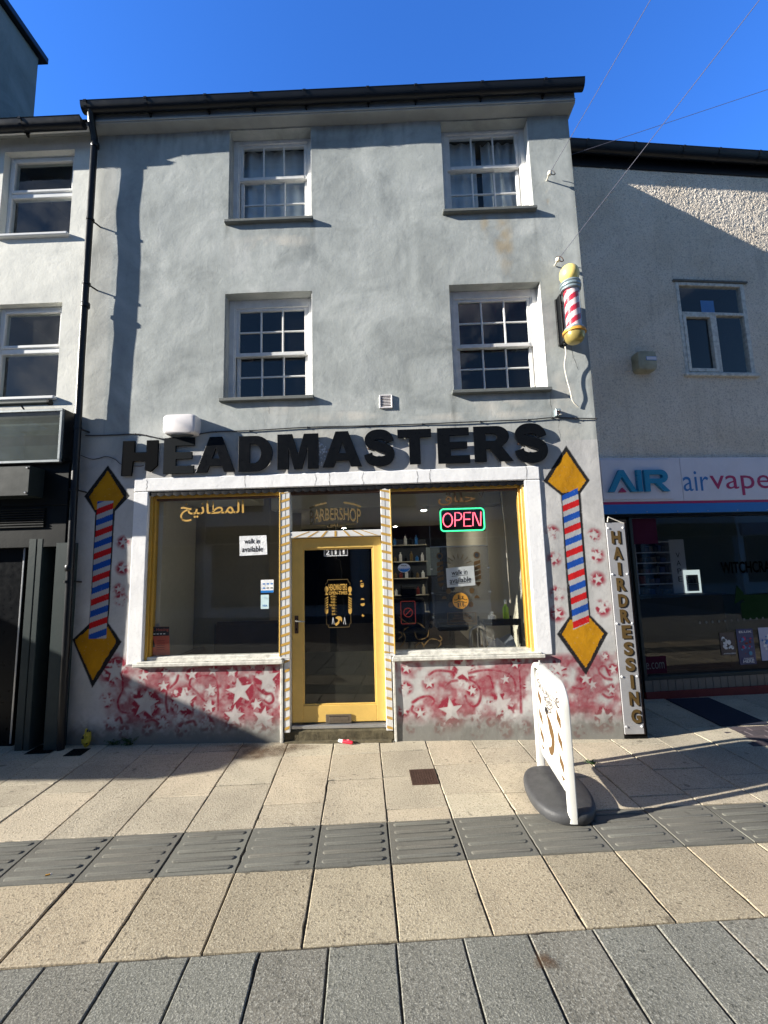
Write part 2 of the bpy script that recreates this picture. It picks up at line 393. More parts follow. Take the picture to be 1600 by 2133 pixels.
def tag(o, label, cat, group=None, kind=None):
    if label: o["label"] = label
    if cat: o["category"] = cat
    if group: o["group"] = group
    if kind: o["kind"] = kind
    return o
def thing(name, label, cat, loc=(0, 0, 0), group=None, local=False, rz=0):
    o = bpy.data.objects.new(name, None); COL.objects.link(o); o.location = loc; o.rotation_euler.z = rz
    o.empty_display_size = .1
    if not local: WORLD[o.name] = loc
    return tag(o, label, cat, group)

_tc = {}
def text_me(body, offset=0.0, extrude=0.0, shear=0.0, spacing=1.0):
    key = (body, offset, extrude, shear, spacing)
    if key in _tc: return _tc[key]
    c = bpy.data.curves.new("lettering", "FONT"); c.body = body; c.offset = offset; c.extrude = extrude
    c.align_x = 'CENTER'; c.align_y = 'BOTTOM_BASELINE'; c.resolution_u = 3; c.shear = shear; c.space_character = spacing
    o = bpy.data.objects.new("lettering", c); COL.objects.link(o)
    dg = bpy.context.evaluated_depsgraph_get(); dg.update()
    me = bpy.data.meshes.new_from_object(o.evaluated_get(dg))
    bpy.data.objects.remove(o); bpy.data.curves.remove(c)
    xs = [v.co.x for v in me.vertices]; ys = [v.co.y for v in me.vertices]
    _tc[key] = (me, min(xs), max(xs), min(ys), max(ys)); return _tc[key]
def put_text(mb, body, x0, x1, z0, z1, y, mat, offset=0.0, depth=0.0, fit=True, warp=None, shear=0.0, spacing=1.0):
    """fits the lettering's outline into a box on a wall parallel to the street"""
    me, a, b, c, d = text_me(body, offset, .5 if depth else 0.0, shear, spacing)
    sx = (x1-x0)/(b-a); sz = (z1-z0)/(d-c)
    def fn(p):
        x = x0+(p.x-a)*sx; z = z0+(p.y-c)*sz
        if warp: x, z = warp(x, z)
        return (x, y-p.z*depth, z)
    mb.mesh(me, mat, fn)
def curve_me(polys, extrude, bevel=0.0):
    c = bpy.data.curves.new("outline", "CURVE"); c.dimensions = '2D'; c.fill_mode = 'BOTH'; c.extrude = extrude
    c.bevel_depth = bevel; c.bevel_resolution = 1
    for poly in polys:
        sp = c.splines.new('POLY'); sp.points.add(len(poly)-1); sp.use_cyclic_u = True
        for q, (x, y) in zip(sp.points, poly): q.co = (x, y, 0, 1)
    o = bpy.data.objects.new("outline", c); COL.objects.link(o)
    dg = bpy.context.evaluated_depsgraph_get(); dg.update()
    me = bpy.data.meshes.new_from_object(o.evaluated_get(dg))
    bpy.data.objects.remove(o); bpy.data.curves.remove(c); return me
def stroke(pts, w, closed=False):
    """outline polygon of a stroked path"""
    P = [np.array(p, float) for p in pts]; L = []; Rr = []
    for i in range(len(P)):
        t = P[min(i+1, len(P)-1)]-P[max(i-1, 0)]; t = t/np.linalg.norm(t); n = np.array([-t[1], t[0]])
        L.append(tuple(P[i]+n*w/2)); Rr.append(tuple(P[i]-n*w/2))
    return L+Rr[::-1]
def smooth_path(pts, k=6):
    P = [np.array(p, float) for p in pts]; out = []
    for i in range(len(P)-1):
        p0, p1, p2, p3 = P[max(i-1, 0)], P[i], P[i+1], P[min(i+2, len(P)-1)]
        for j in range(k):
            t = j/k
            out.append(tuple(.5*((2*p1)+(-p0+p2)*t+(2*p0-5*p1+4*p2-p3)*t*t+(-p0+3*p1-3*p2+p3)*t**3)))
    out.append(tuple(P[-1])); return out

# ================================================================== GROUND
PA = -0.0722; PC, PS = math.cos(PA), math.sin(PA)
def uv2(u, v): return u*PC+v*PS, -u*PS+v*PC
def structure(o, label=None):
    o["kind"] = 'structure'
    return o
mb = MB(); N = 24; S = 120
for i in range(1):
    mb.quad((-S, -S, G0(-S, -S)-.03), (S, -S, G0(S, -S)-.03), (S, S, G0(S, S)-.03), (-S, S, G0(-S, S)-.03), 'earth')
structure(mb.build("ground"))

def slab_into(mb, u0, u1, v0, v1, mat, gap=.0036, ch=.004, jit=.0030, z=0.0):
    gu, gv = gap*random.uniform(.6, 1.35), gap*random.uniform(.6, 1.35)
    u0 += gu; u1 -= gu; v0 += gv; v1 -= gv
    if u1-u0 < .03 or v1-v0 < .03: return
    cx, cy = uv2((u0+u1)/2, (v0+v1)/2); near = abs(cx) < 4.2 and -3.2 < cy < 1.5
    dz = [z+random.uniform(-jit, jit) for _ in range(4)]; seg = 9 if near else 1
    cor = [(u0, v0), (u1, v0), (u1, v1), (u0, v1)]; ins = [(0, 1), (-1, 0), (0, -1), (1, 0)]; ring = []
    for i in range(4):
        (a, b), (c, d) = cor[i], cor[(i+1) % 4]; n0, n1 = ins[i]
        for k in range(seg):
            t = k/seg; e = 0.0
            if near:
                e = random.uniform(0, .0016)+(random.uniform(.002, .007) if random.random() < .04 else 0)
            ring.append((a+(c-a)*t+n0*e, b+(d-b)*t+n1*e, dz[i]*(1-t)+dz[(i+1) % 4]*t))
    n = len(ring); um, vm = (u0+u1)/2, (v0+v1)/2; vs = []
    for (u, v, d) in ring:
        x, y = uv2(u+ch*(1 if u < um else -1), v+ch*(1 if v < vm else -1)); vs.append((x, y, G0(x, y)+d))
    for (u, v, d) in ring: x, y = uv2(u, v); vs.append((x, y, G0(x, y)+d-.004))
    for (u, v, d) in ring: x, y = uv2(u, v); vs.append((x, y, G0(x, y)-.02))
    fs = [tuple(range(n))]+[(i, i+n, (i+1) % n+n, (i+1) % n) for i in range(n)]+[(i+n, i+2*n, (i+1) % n+2*n, (i+1) % n+n) for i in range(n)]
    mb.add(vs, fs, mat)
def coursed(mb, u0, u1, v0, v1, lens, mat, **k):
    v = v1
    while v > v0+.02:
        L = random.choice(lens); b = max(v0, v-L)
        if b-v0 < .12: b = v0
        slab_into(mb, u0, u1, b, v, mat, **k); v = b
T0, T1, B1 = -1.235, -1.628, -2.125
mb = MB()
x, y = uv2(-14, 8); cs = [uv2(-14, -13), uv2(14, -13), uv2(14, 8), uv2(-14, 8)]
mb.add([(a, b, G0(a, b)-.009) for a, b in cs], [(0, 1, 2, 3)], 'joint')
UJ = .705; UW = .4408
for k in range(-26, 26):
    u0 = UJ+UW*k
    if u0 < 3.2: coursed(mb, u0, u0+UW, T0, 2.3 if u0 > 2.0 else .85, [.3, .45, .45, .62], 'slab')
    else: coursed(mb, u0, u0+UW, T0, -.42, [.3, .45, .62], 'slab'); coursed(mb, u0, u0+UW, .02, 2.3, [.45, .62], 'slab')
    slab_into(mb, u0, u0+UW, B1, T1, 'slab_big', gap=.005)
structure(mb.build("pavement"))
mb = MB()
for k in range(0, 40):                              # brick band in front of the next shop
    for j in range(4):
        slab_into(mb, 3.2+k*.215+(j % 2)*.1, 3.2+k*.215+.215+(j % 2)*.1, -.42+j*.11, -.31+j*.11, 'brick_dark', gap=.004)
structure(mb.build("brick_paving"))
mb = MB()
for k in range(-26, 26):
    u0 = UJ+UW*k; slab_into(mb, u0, u0+UW, T1, T0, 'tactile', gap=.0035, ch=.003)
    for j in range(5):                              # the long raised bars
        v = T0-.045-j*.0755; a, b = u0+.055, u0+UW-.055; n = 8; w_ = .0165; H = .0065
        ring = lambda s, h: [(a+s*math.cos(t), v+s*math.sin(t), h) for t in np.linspace(math.pi/2, 3*math.pi/2, n)]+[(b+s*math.cos(t), v+s*math.sin(t), h) for t in np.linspace(-math.pi/2, math.pi/2, n)]
        vs = []
        for s, h in ((w_, 0), (w_*.86, H*.65), (w_*.5, H)):
            for (uu, vv, h_) in ring(s, h):
                x, y = uv2(uu, vv); vs.append((x, y, G0(x, y)+h_+.0005))
        m_ = 2*n; fs = [(i+q*m_, (i+1) % m_+q*m_, (i+1) % m_+(q+1)*m_, i+(q+1)*m_) for q in (0, 1) for i in range(m_)]
        fs.append(tuple(range(2*m_, 3*m_))); mb.add(vs, fs, 'tactile')
structure(mb.build("tactile_paving", smooth=True))
mb = MB(); GW = .3065
for k in range(-36, 36):
    u0 = .098+GW*k+.02; coursed(mb, u0, u0+GW, -13, B1-random.choice([0, 0, 0]), [.3, .46, .62, .62], 'slab_grey', gap=.0042)
structure(mb.build("granite_paving"))

# ================================================================== BARBER SHOP: walls
XL, XR, ZS = -3.285, 2.168, 6.765
WIN = [(-1.742, -.793, 5.573, 6.75), (.706, 1.700, 5.585, 6.75), (-1.762, -.797, 3.487, 4.718), (.711, 1.706, 3.487, 4.722)]
def bulge(x, z):
    d = .013*(fbm(x, z, .9, 3, 3)-.5)*2+.0028*(fbm(x, z, 4.5, 9, 3)-.5)*2
    f = np.clip((XR-x)/.18, 0, 1)*np.clip((x-XL)/.05, 0, 1)
    return d*f
def inside(px, pz, poly):
    n = len(poly); c = np.zeros(px.shape, bool); j = n-1
    for i in range(n):
        xi, zi = poly[i]; xj, zj = poly[j]
        if zi != zj:
            c ^= ((zi > pz) != (zj > pz)) & (px < (xj-xi)*(pz-zi)/(zj-zi)+xi)
        j = i
    return c
def seg_dist(px, pz, pts):
    d = np.full(px.shape, 9.0)
    for (ax, az), (bx, bz) in zip(pts[:-1], pts[1:]):
        vx, vz = bx-ax, bz-az; t = np.clip(((px-ax)*vx+(pz-az)*vz)/(vx*vx+vz*vz+1e-12), 0, 1)
        d = np.minimum(d, np.hypot(px-ax-vx*t, pz-az-vz*t))
    return d
def wall_grid(xs, zs, holes, depth, paint, regions=()):
    """a sheet of uneven render with openings; regions = [(name, polygon)] come out as meshes of their own"""
    xs = np.array(sorted(xs)); zs = np.array(sorted(zs)); nx, nz = len(xs), len(zs)
    X, Z = np.meshgrid(xs, zs, indexing='ij'); D = bulge(X, Z)
    P = paint(X, Z)
    cx = (X[:-1, :-1]+X[1:, 1:])/2; cz = (Z[:-1, :-1]+Z[1:, 1:])/2
    solid = np.ones(cx.shape, bool)
    for a, b, c, d in holes: solid &= ~((cx > a) & (cx < b) & (cz > c) & (cz < d))
    ids = np.arange(nx*nz).reshape(nx, nz)
    co = np.stack([X, D, Z], -1).reshape(-1, 3); pc = P.reshape(-1, 4)
    lab = np.zeros(cx.shape, int)
    for k, (nm, poly) in enumerate(regions): lab[inside(cx, cz, poly)] = k+1
    res = []
    for k in range(len(regions)+1):
        I, J = np.nonzero(solid & (lab == k))
        q = np.stack([ids[I, J], ids[I+1, J], ids[I+1, J+1], ids[I, J+1]], -1)
        used, inv = np.unique(q, return_inverse=True); q = inv.reshape(-1, 4)
        c = co[used]; p = pc[used]; faces = q
        if k == 0:                                   # reveals
            ext = []; ec = []; ef = []; base = len(c)
            def edge(a, b):
                n = base+len(ec)
                ec.extend([co[a], co[b], co[b]*[1, 0, 1]+[0, depth, 0], co[a]*[1, 0, 1]+[0, depth, 0]]); ext.extend([pc[a]*0]*4)
                ef.append([n, n+1, n+2, n+3])
            H = ~solid
            for i, j in zip(*np.nonzero(H)):
                if i > 0 and solid[i-1, j]: edge(ids[i, j+1], ids[i, j])
                if i < nx-2 and solid[i+1, j]: edge(ids[i+1, j], ids[i+1, j+1])
                if j > 0 and solid[i, j-1]: edge(ids[i, j], ids[i+1, j])
                if j < nz-2 and solid[i, j+1]: edge(ids[i+1, j+1], ids[i, j+1])
            if ec:
                c = np.concatenate([c, np.array(ec)]); p = np.concatenate([p, np.array(ext)]); faces = np.concatenate([q, np.array(ef)])
        me = bpy.data.meshes.new("render"); me.vertices.add(len(c)); me.vertices.foreach_set("co", c.ravel())
        me.loops.add(faces.size); me.loops.foreach_set("vertex_index", faces.ravel().astype(np.int32))
        me.polygons.add(len(faces)); me.polygons.foreach_set("loop_start", np.arange(0, faces.size, 4, dtype=np.int32))
        me.polygons.foreach_set("loop_total", np.full(len(faces), 4, np.int32))
        sm = np.ones(len(faces), bool); sm[len(q):] = False
        me.update(calc_edges=True); me.polygons.foreach_set("use_smooth", sm)
        at = me.attributes.new("paint", 'FLOAT_COLOR', 'POINT'); at.data.foreach_set("color", p.astype(np.float32).ravel())
        res.append(me)
    return res
def steps(a, b, h, extra=()):
    v = [x for x in np.linspace(a, b, max(2, int(round((b-a)/h))+1))]
    ex = [e for e in extra if a-1e-6 <= e <= b+1e-6]
    v = [x for x in v if all(abs(x-e) > h*.45 for e in ex)]+list(ex)
    return sorted(set([a, b]+v)) if a not in v or b not in v else sorted(set(v))

SHOP = thing("barber_shop", "narrow grey rendered three storey building with four sash windows over a yellow and white shopfront", "building", (-.5, 0, 0))
# --- paint worked out per point: sprayed stars, the two painted poles, rust and damp stains
def zp(ox, oy, s, lst): return [F(ox+a/s, oy+b/s) for a, b in lst]
STARS = []
def stars(ox, oy, s, lst):
    for a, b, r_ in lst:
        x, z = F(ox+a/s, oy+b/s); x2, _ = F(ox+(a+r_)/s, oy+b/s); STARS.append((x, z, abs(x2-x), random.uniform(-.25, .25)))
stars(200, 1360, 4, [(400, 190, 46), (160, 155, 92), (415, 425, 112), (735, 400, 108), (565, 275, 45), (955, 310, 50), (945, 450, 50), (1195, 320, 112), (1335, 430, 50), (1425, 215, 104), (975, 150, 42), (800, 180, 46), (1130, 160, 46), (1150, 530, 88), (1390, 545, 92), (555, 580, 48), (925, 590, 50), (720, 640, 46), (100, 395, 46), (125, 590, 42), (240, 655, 42), (430, 640, 36), (575, 160, 34), (1305, 112, 30)])
stars(800, 1360, 5, [(235, 165, 50), (228, 370, 52), (470, 320, 52), (205, 610, 52), (378, 630, 54), (700, 605, 128), (920, 395, 52), (825, 170, 118), (970, 665, 52), (1222, 545, 128), (1265, 275, 45), (1500, 350, 46), (580, 785, 46), (280, 790, 36), (975, 825, 48), (1265, 810, 58), (1475, 780, 50), (1370, 110, 52)])
stars(1040, 1360, 5.613, [(1090, 370, 52), (1310, 430, 52), (1330, 190, 52), (1225, 760, 118), (940, 920, 54), (690, 180, 92), (1240, 40, 40), (1010, 300, 70)])
stars(1110, 900, 3.232, [(132, 673, 33), (415, 695, 33), (145, 855, 33), (432, 830, 36), (438, 990, 36), (168, 1085, 36), (470, 1185, 40), (165, 1225, 38)])
stars(140, 920, 4.1, [(478, 858, 38), (470, 1080, 40), (455, 1345, 40), (435, 1260, 34)])
SWIRL = [zp(200, 1360, 4, smooth_path(q)) for q in (
    [(215, 200), (225, 300), (185, 400), (205, 480), (280, 500)], [(780, 260), (800, 215), (900, 190), (990, 210), (1015, 320), (1015, 480)],
    [(780, 270), (850, 340), (900, 400)], [(620, 290), (670, 240), (685, 190)], [(1150, 260), (1200, 215), (1250, 210)],
    [(1320, 200), (1325, 270), (1400, 340), (1460, 345), (1475, 400), (1440, 425), (1400, 400)], [(590, 330), (585, 420), (600, 490)], [(1140, 280), (1150, 360), (1220, 430), (1320, 470)],
    [(420, 570), (470, 555), (510, 570)], [(760, 580), (810, 570), (830, 600)], [(170, 560), (200, 535), (220, 580)], [(130, 60), (180, 40), (225, 60), (225, 95)], [(1310, 520), (1340, 530), (1400, 510)])]
SWIRL += [zp(800, 1360, 5, smooth_path(q)) for q in (
    [(470, 230), (540, 190), (640, 190), (760, 210), (880, 270), (980, 340), (1010, 430), (990, 520), (940, 560), (880, 530), (850, 450)],
    [(300, 520), (380, 470), (470, 455), (525, 500), (500, 550)], [(860, 220), (980, 190), (1120, 180), (1280, 210), (1360, 290), (1370, 400)],
    [(1080, 240), (1110, 260), (1135, 360)], [(640, 350), (700, 300), (760, 290)], [(1410, 180), (1420, 320), (1430, 620)], [(300, 560), (290, 600), (330, 640)], [(1110, 690), (1080, 720), (1110, 760), (1150, 740)])]
SWIRL += [zp(1040, 1360, 5.613, smooth_path(q)) for q in ([(1290, 260), (1240, 160), (1180, 170), (1165, 220), (1230, 290), (1310, 310)], [(860, 400), (960, 420), (1010, 400)], [(1210, 480), (1270, 520), (1330, 510)])]
POLE_L = zp(140, 920, 4.1, [(350, 203), (538, 465), (408, 598), (378, 1080), (348, 1548), (463, 1710), (215, 2103), (42, 1692), (184, 1556), (213, 1080), (240, 610), (143, 466)])
POLE_R = zp(1110, 900, 3.232, [(225, 90), (383, 326), (322, 412), (355, 820), (388, 1232), (507, 1354), (358, 1637), (163, 1361), (246, 1240), (216, 830), (190, 426), (71, 330)])
GOLD_L = [zp(140, 920, 4.1, [(348, 248), (482, 465), (400, 572), (240, 585), (186, 470)]), zp(140, 920, 4.1, [(180, 1600), (62, 1700), (217, 2035), (418, 1706), (345, 1580)])]
GOLD_R = [zp(1110, 900, 3.232, [(224, 132), (357, 326), (312, 395), (198, 410), (104, 332)]), zp(1110, 900, 3.232, [(252, 1266), (197, 1362), (357, 1590), (476, 1356), (384, 1250)])]
def shaft(ox, oy, s, tl, tr, br, bl): return zp(ox, oy, s, [tl, tr, br, bl])
SH_L = shaft(140, 920, 4.1, (258, 508), (397, 504), (331, 1680), (179, 1682))
SH_R = shaft(1110, 900, 3.232, (197, 428), (301, 376), (381, 1282), (272, 1332))
def paint_lower(X, Z):
    sh = X.shape; out = np.zeros(sh+(4,))
    red = np.zeros(sh); lift = np.zeros(sh)
    nz = fbm(X, Z, 9, 21, 4); nf = fbm(X, Z, 30, 41, 3)
    low = np.clip((.80-Z)/.05, 0, 1)*np.clip((Z-.11-.05*nz)/.09, 0, 1)*np.clip((X+2.95)/.25, 0, 1)
    blot = fbm(X, Z, 5.2, 77, 4); fine = fbm(X, Z, 12, 55, 3)
    red = np.maximum(red, low*np.clip((blot*.55+fine*.45-.395)*4.0, 0, .74))
    for (x, z, r_, a) in STARS:
        d = np.hypot(X-x, Z-z); m = d < r_*2.4
        if not m.any(): continue
        halo = np.clip(1.9-d[m]/(r_*.95), 0, 1)*np.clip((nf[m]*.55+nz[m]*.45-.40)*7, .0, 1)
        red[m] = np.maximum(red[m], halo)
    for p in SWIRL:
        x0, x1 = min(q[0] for q in p)-.06, max(q[0] for q in p)+.06; z0, z1 = min(q[1] for q in p)-.06, max(q[1] for q in p)+.06
        m = (X > x0) & (X < x1) & (Z > z0) & (Z < z1)
        if m.any():
            d = seg_dist(X[m], Z[m], p); red[m] = np.maximum(red[m], np.clip(1.25-d/.019, 0, .88))
    red = np.clip(red*(.78+.5*nf), 0, 1)
    for (x, z, r_, a) in STARS:
        d = np.hypot(X-x, Z-z); m = d < r_*1.1
        if not m.any(): continue
        th = np.arctan2(X[m]-x, Z[m]-z)+a; k = np.pi/5; th = np.abs((th+k) % (2*k)-k)
        px, py = d[m]*np.cos(th), d[m]*np.sin(th)
        ix, iy = .40*r_*math.cos(k), .40*r_*math.sin(k)
        e = (r_-px)*iy-(r_-ix)*py                       # >0 inside the star
        ins = np.clip(e/(.66*r_)/.007+.5, 0, 1)*(.82+.18*np.clip((nz[m]-.3)*4, 0, 1))
        red[m] = red[m]*(1-ins); lift[m] = np.maximum(lift[m], ins*.62)
    c_red = np.array(lin(150, 48, 66)[:3]); c_lift = np.array(lin(204, 199, 196)[:3])
    al = np.maximum(red, lift); t = np.where(al > 0, red/np.maximum(red+lift, 1e-6), 0)[..., None]
    out[..., :3] = c_red*t+c_lift*(1-t); out[..., 3] = al
    # splash-back dirt along the foot of the wall
    dirt = np.clip((.20+.10*nf+.05*blot-Z)/.16, 0, 1)*.80
    cd = np.array(lin(122, 121, 114)[:3]); a = dirt[..., None]
    na = dirt+out[..., 3]*(1-dirt)
    out[..., :3] = (cd*a+out[..., :3]*(out[..., 3:4]*(1-a)))/np.maximum(na, 1e-6)[..., None]; out[..., 3] = na
    wb = .004*(nf-.5)
    for pole, gold, shp, first in ((POLE_L, GOLD_L, SH_L, 0), (POLE_R, GOLD_R, SH_R, 1)):
        mk = sum(inside(X+wb+ox, Z+wb+oz, pole).astype(float) for ox, oz in ((.0019, .0009), (-.0009, .0019), (-.0019, -.0009), (.0009, -.0019)))/4*.97
        out[..., :3] = np.where(mk[..., None] > 0, (np.array(lin(30, 31, 34)[:3])*mk[..., None]+out[..., :3]*out[..., 3:4]*(1-mk[..., None]))/np.maximum(mk+out[..., 3]*(1-mk), 1e-6)[..., None], out[..., :3]); out[..., 3] = mk+out[..., 3]*(1-mk)
        for gp in gold:
            mg = inside(X+wb*3, Z-wb*3, gp); t = np.clip(nz[mg]*1.3-.25, 0, 1)[:, None]
            out[mg, :3] = np.array(lin(206, 148, 14)[:3])*t+np.array(lin(184, 128, 16)[:3])*(1-t); out[mg, 3] = .97
        ms = inside(X, Z, shp)
        (ax, az), (bx, bz) = shp[0], shp[1]; (dx, dz), (cx, cz) = shp[3], shp[2]
        tz = (Z-dz)/(az-dz); lx = dx+(ax-dx)*tz; rx = cx+(bx-cx)*tz; s_ = (X-lx)/(rx-lx)
        k = (az-Z)/.1165+s_*.52+(1.30 if first == 0 else .12)
        ph = (k % 2.0); pa = np.array(lin(198, 24, 30)[:3]); pb = np.array(lin(20, 78, 170)[:3]); gr = np.array(lin(176, 178, 180)[:3])
        colr = np.where((ph < .55)[..., None], pa if first == 0 else pb, np.where(((ph >= 1.0) & (ph < 1.55))[..., None], pb if first == 0 else pa, gr))
        out[ms, :3] = colr[ms]; out[ms, 3] = .98
    return out
def blob(X, Z, px, py, rx, rz, seed):
    x, z = F(px, py); d = ((X-x)/rx)**2+((Z-z)/rz)**2
    return np.clip(1.25-d, 0, 1)*np.clip((fbm(X, Z, 7, seed, 4)-.32)*3.5, 0, 1)
def paint_upper(X, Z):
    out = np.zeros(X.shape+(4,))
    ru = np.array(lin(178, 146, 84)[:3]); cr = np.array(lin(214, 210, 200)[:3])
    o = blob(X, Z, 1050, 500, .11, .40, 5)*.42; o = np.maximum(o, blob(X, Z, 1140, 410, .03, .09, 6)*.6); o = np.maximum(o, blob(X, Z, 1010, 470, .05, .2, 15)*.35)
    c = np.zeros(X.shape)
    for i, (px, py, rx, rz) in enumerate(((1040, 835, .35, .09), (590, 852, .30, .07), (1020, 850, .14, .12), (1170, 820, .15, .25), (700, 868, .5, .06), (560, 505, .5, .1), (1000, 866, .7, .05))):
        c = np.maximum(c, blob(X, Z, px, py, rx, rz, 30+i)*.65)
    # lighter strip beside the rain pipe
    c = np.maximum(c, np.clip((-3.04-X+.03*(fbm(X, Z, 3, 61, 3)-.5))/.02, 0, 1)*.26)
    band = np.clip((3.145-Z)/.02, 0, 1)*np.clip((fbm(X, Z, 3, 71, 4)-.3)*2.2, 0, 1)*.6
    c = np.maximum(c, band)
    a = np.maximum(o, c); t = (o/np.maximum(o+c, 1e-6))[..., None]
    out[..., :3] = ru*t+cr*(1-t); out[..., 3] = a
    # rain streaks under the sills, grime below the eaves and round the reveals
    st = np.clip(vnoise(X, Z*.12, 21, 81)*.6+vnoise(X, Z*.2, 55, 82)*.4-.42, 0, 1)*3
    g = np.zeros(X.shape)
    for (x0, x1, z0, z1) in WIN:
        side = np.clip(1.0-np.minimum(abs(X-x0), abs(X-x1))/.16, .25, 1)
        g = np.maximum(g, np.where((X > x0-.06) & (X < x1+.06) & (Z < z0), np.clip(1-(z0-Z)/.62, 0, 1)*st*side*.55, 0))
        ed = np.maximum(np.maximum(x0-X, X-x1), np.maximum(z0-Z, Z-z1)); g = np.maximum(g, np.clip(1-ed/.05, 0, 1)*.22*np.clip(st, .3, 1))
    g = np.maximum(g, np.clip(1-(ZS-Z)/.40, 0, 1)*np.clip(st, .15, 1)*.40)
    g = np.maximum(g, np.clip((X-XR+.05)/.05, 0, 1)*.35); g = np.clip(g, 0, .7)
    dk = np.array(lin(98, 102, 98)[:3]); na = g+out[..., 3]*(1-g)
    out[..., :3] = (dk*g[..., None]+out[..., :3]*(out[..., 3]*(1-g))[..., None])/np.maximum(na, 1e-6)[..., None]; out[..., 3] = na
    return out
ZM = 2.93
up = wall_grid(steps(XL, XR, .026, [w_[0] for w_ in WIN]+[w_[1] for w_ in WIN]), steps(ZM, ZS, .026, [w_[2] for w_ in WIN]+[w_[3] for w_ in WIN]), WIN, .15, paint_upper)[0]
OPEN = [(-2.60, 1.46, .79, 2.59), (-1.112, -.030, -1, .80)]
lo = wall_grid(steps(XL, XR, .0075, [-2.60, 1.46, -1.112, -.030]), steps(-.06, ZM, .0075, [.79, 2.59, .80]), OPEN, .10, paint_lower, [("painted_pole", POLE_L), ("painted_pole", POLE_R)])
def put(me, name, mat, parent):
    me.materials.append(MAT[mat]); o = bpy.data.objects.new(name, me); COL.objects.link(o); attach(o, parent); return o
put(up, "upper_wall", 'wall_up', SHOP); put(lo[0], "lower_wall", 'wall_lo', SHOP)
a_ = put(lo[1], "painted_pole", 'wall_lo', SHOP); a_["label"] = "painted red white and blue pole half in shade by the rain pipe"
a_ = put(lo[2], "painted_pole", 'wall_lo', SHOP); a_["label"] = "sunlit painted red white and blue pole by the upright letter board"
mb = MB()     # flank and back of the building
RP = math.tan(R(30)); YB = 7.0
mb.add([(XR, 0, -.1), (XR, YB, -.1), (XR, YB, ZS), (XR, 3.5, ZS+3.6*RP), (XR, 0, ZS)], [(0, 1, 2, 3, 4)], 'pebble')
mb.add([(XL, .02, -.1), (XL, .02, ZS), (XL, 3.5, ZS+3.6*RP), (XL, YB, ZS), (XL, YB, -.1)], [(0, 1, 2, 3, 4)], 'wall_far')
mb.quad((XL, YB, -.1), (XL, YB, ZS), (XR, YB, ZS), (XR, YB, -.1), 'wall_far')
mb.build("flank_wall", SHOP)
mb = MB(); mb.box(XR+.003, 2.398, .0, .30, -.08, 2.085, 'wall_lo', .012); mb.build("pier", SHOP)
MAT['crack'] = plain("crack", lin(70, 66, 60), .95)
def crack(parent, pts, y, w_=.003, seed=0):
    r_ = random.Random(seed); P = []
    for (a, b), (c, d) in zip(pts[:-1], pts[1:]):
        k = max(2, int(math.hypot(c-a, d-b)/.022))
        for i in range(k): t = i/k; P.append((a+(c-a)*t+r_.uniform(-.006, .006), b+(d-b)*t+r_.uniform(-.004, .004)))
    P.append(pts[-1]); m_ = MB()
    for p, q in zip(P[:-1], P[1:]): m_.add([(x, (float(bulge(np.array([x]), np.array([z]))[0]) if y is None else y)-.0016, z) for x, z in stroke([p, q], w_*r_.uniform(.5, 1.3))], [(0, 1, 2, 3)], 'crack')
    return m_.build("crack", parent)
for i, q in enumerate(([(1149, 812), (1146, 835), (1150, 858), (1148, 872)], [(1165, 872), (1163, 895), (1168, 908), (1160, 921)], [(1187, 700), (1192, 735), (1205, 770)], [(560, 845), (562, 862)], [(300, 985), (306, 965), (304, 950)])): crack(SHOP, [F(*p) for p in q], None, .0024, i)
for i, (px, t, b) in enumerate(((306, 992, 1026), (511, 984, 1006), (656, 984, 1010), (687, 982, 1011), (757, 982, 1007), (869, 976, 1003), (897, 972, 1001), (1096, 968, 990))):
    x = F(px, (t+b)/2, -.013)[0]; crack(SHOP, [(x, 2.666), (x+random.uniform(-.012, .012), 2.60), (x, 2.524)], -.013, .0034, 40+i)
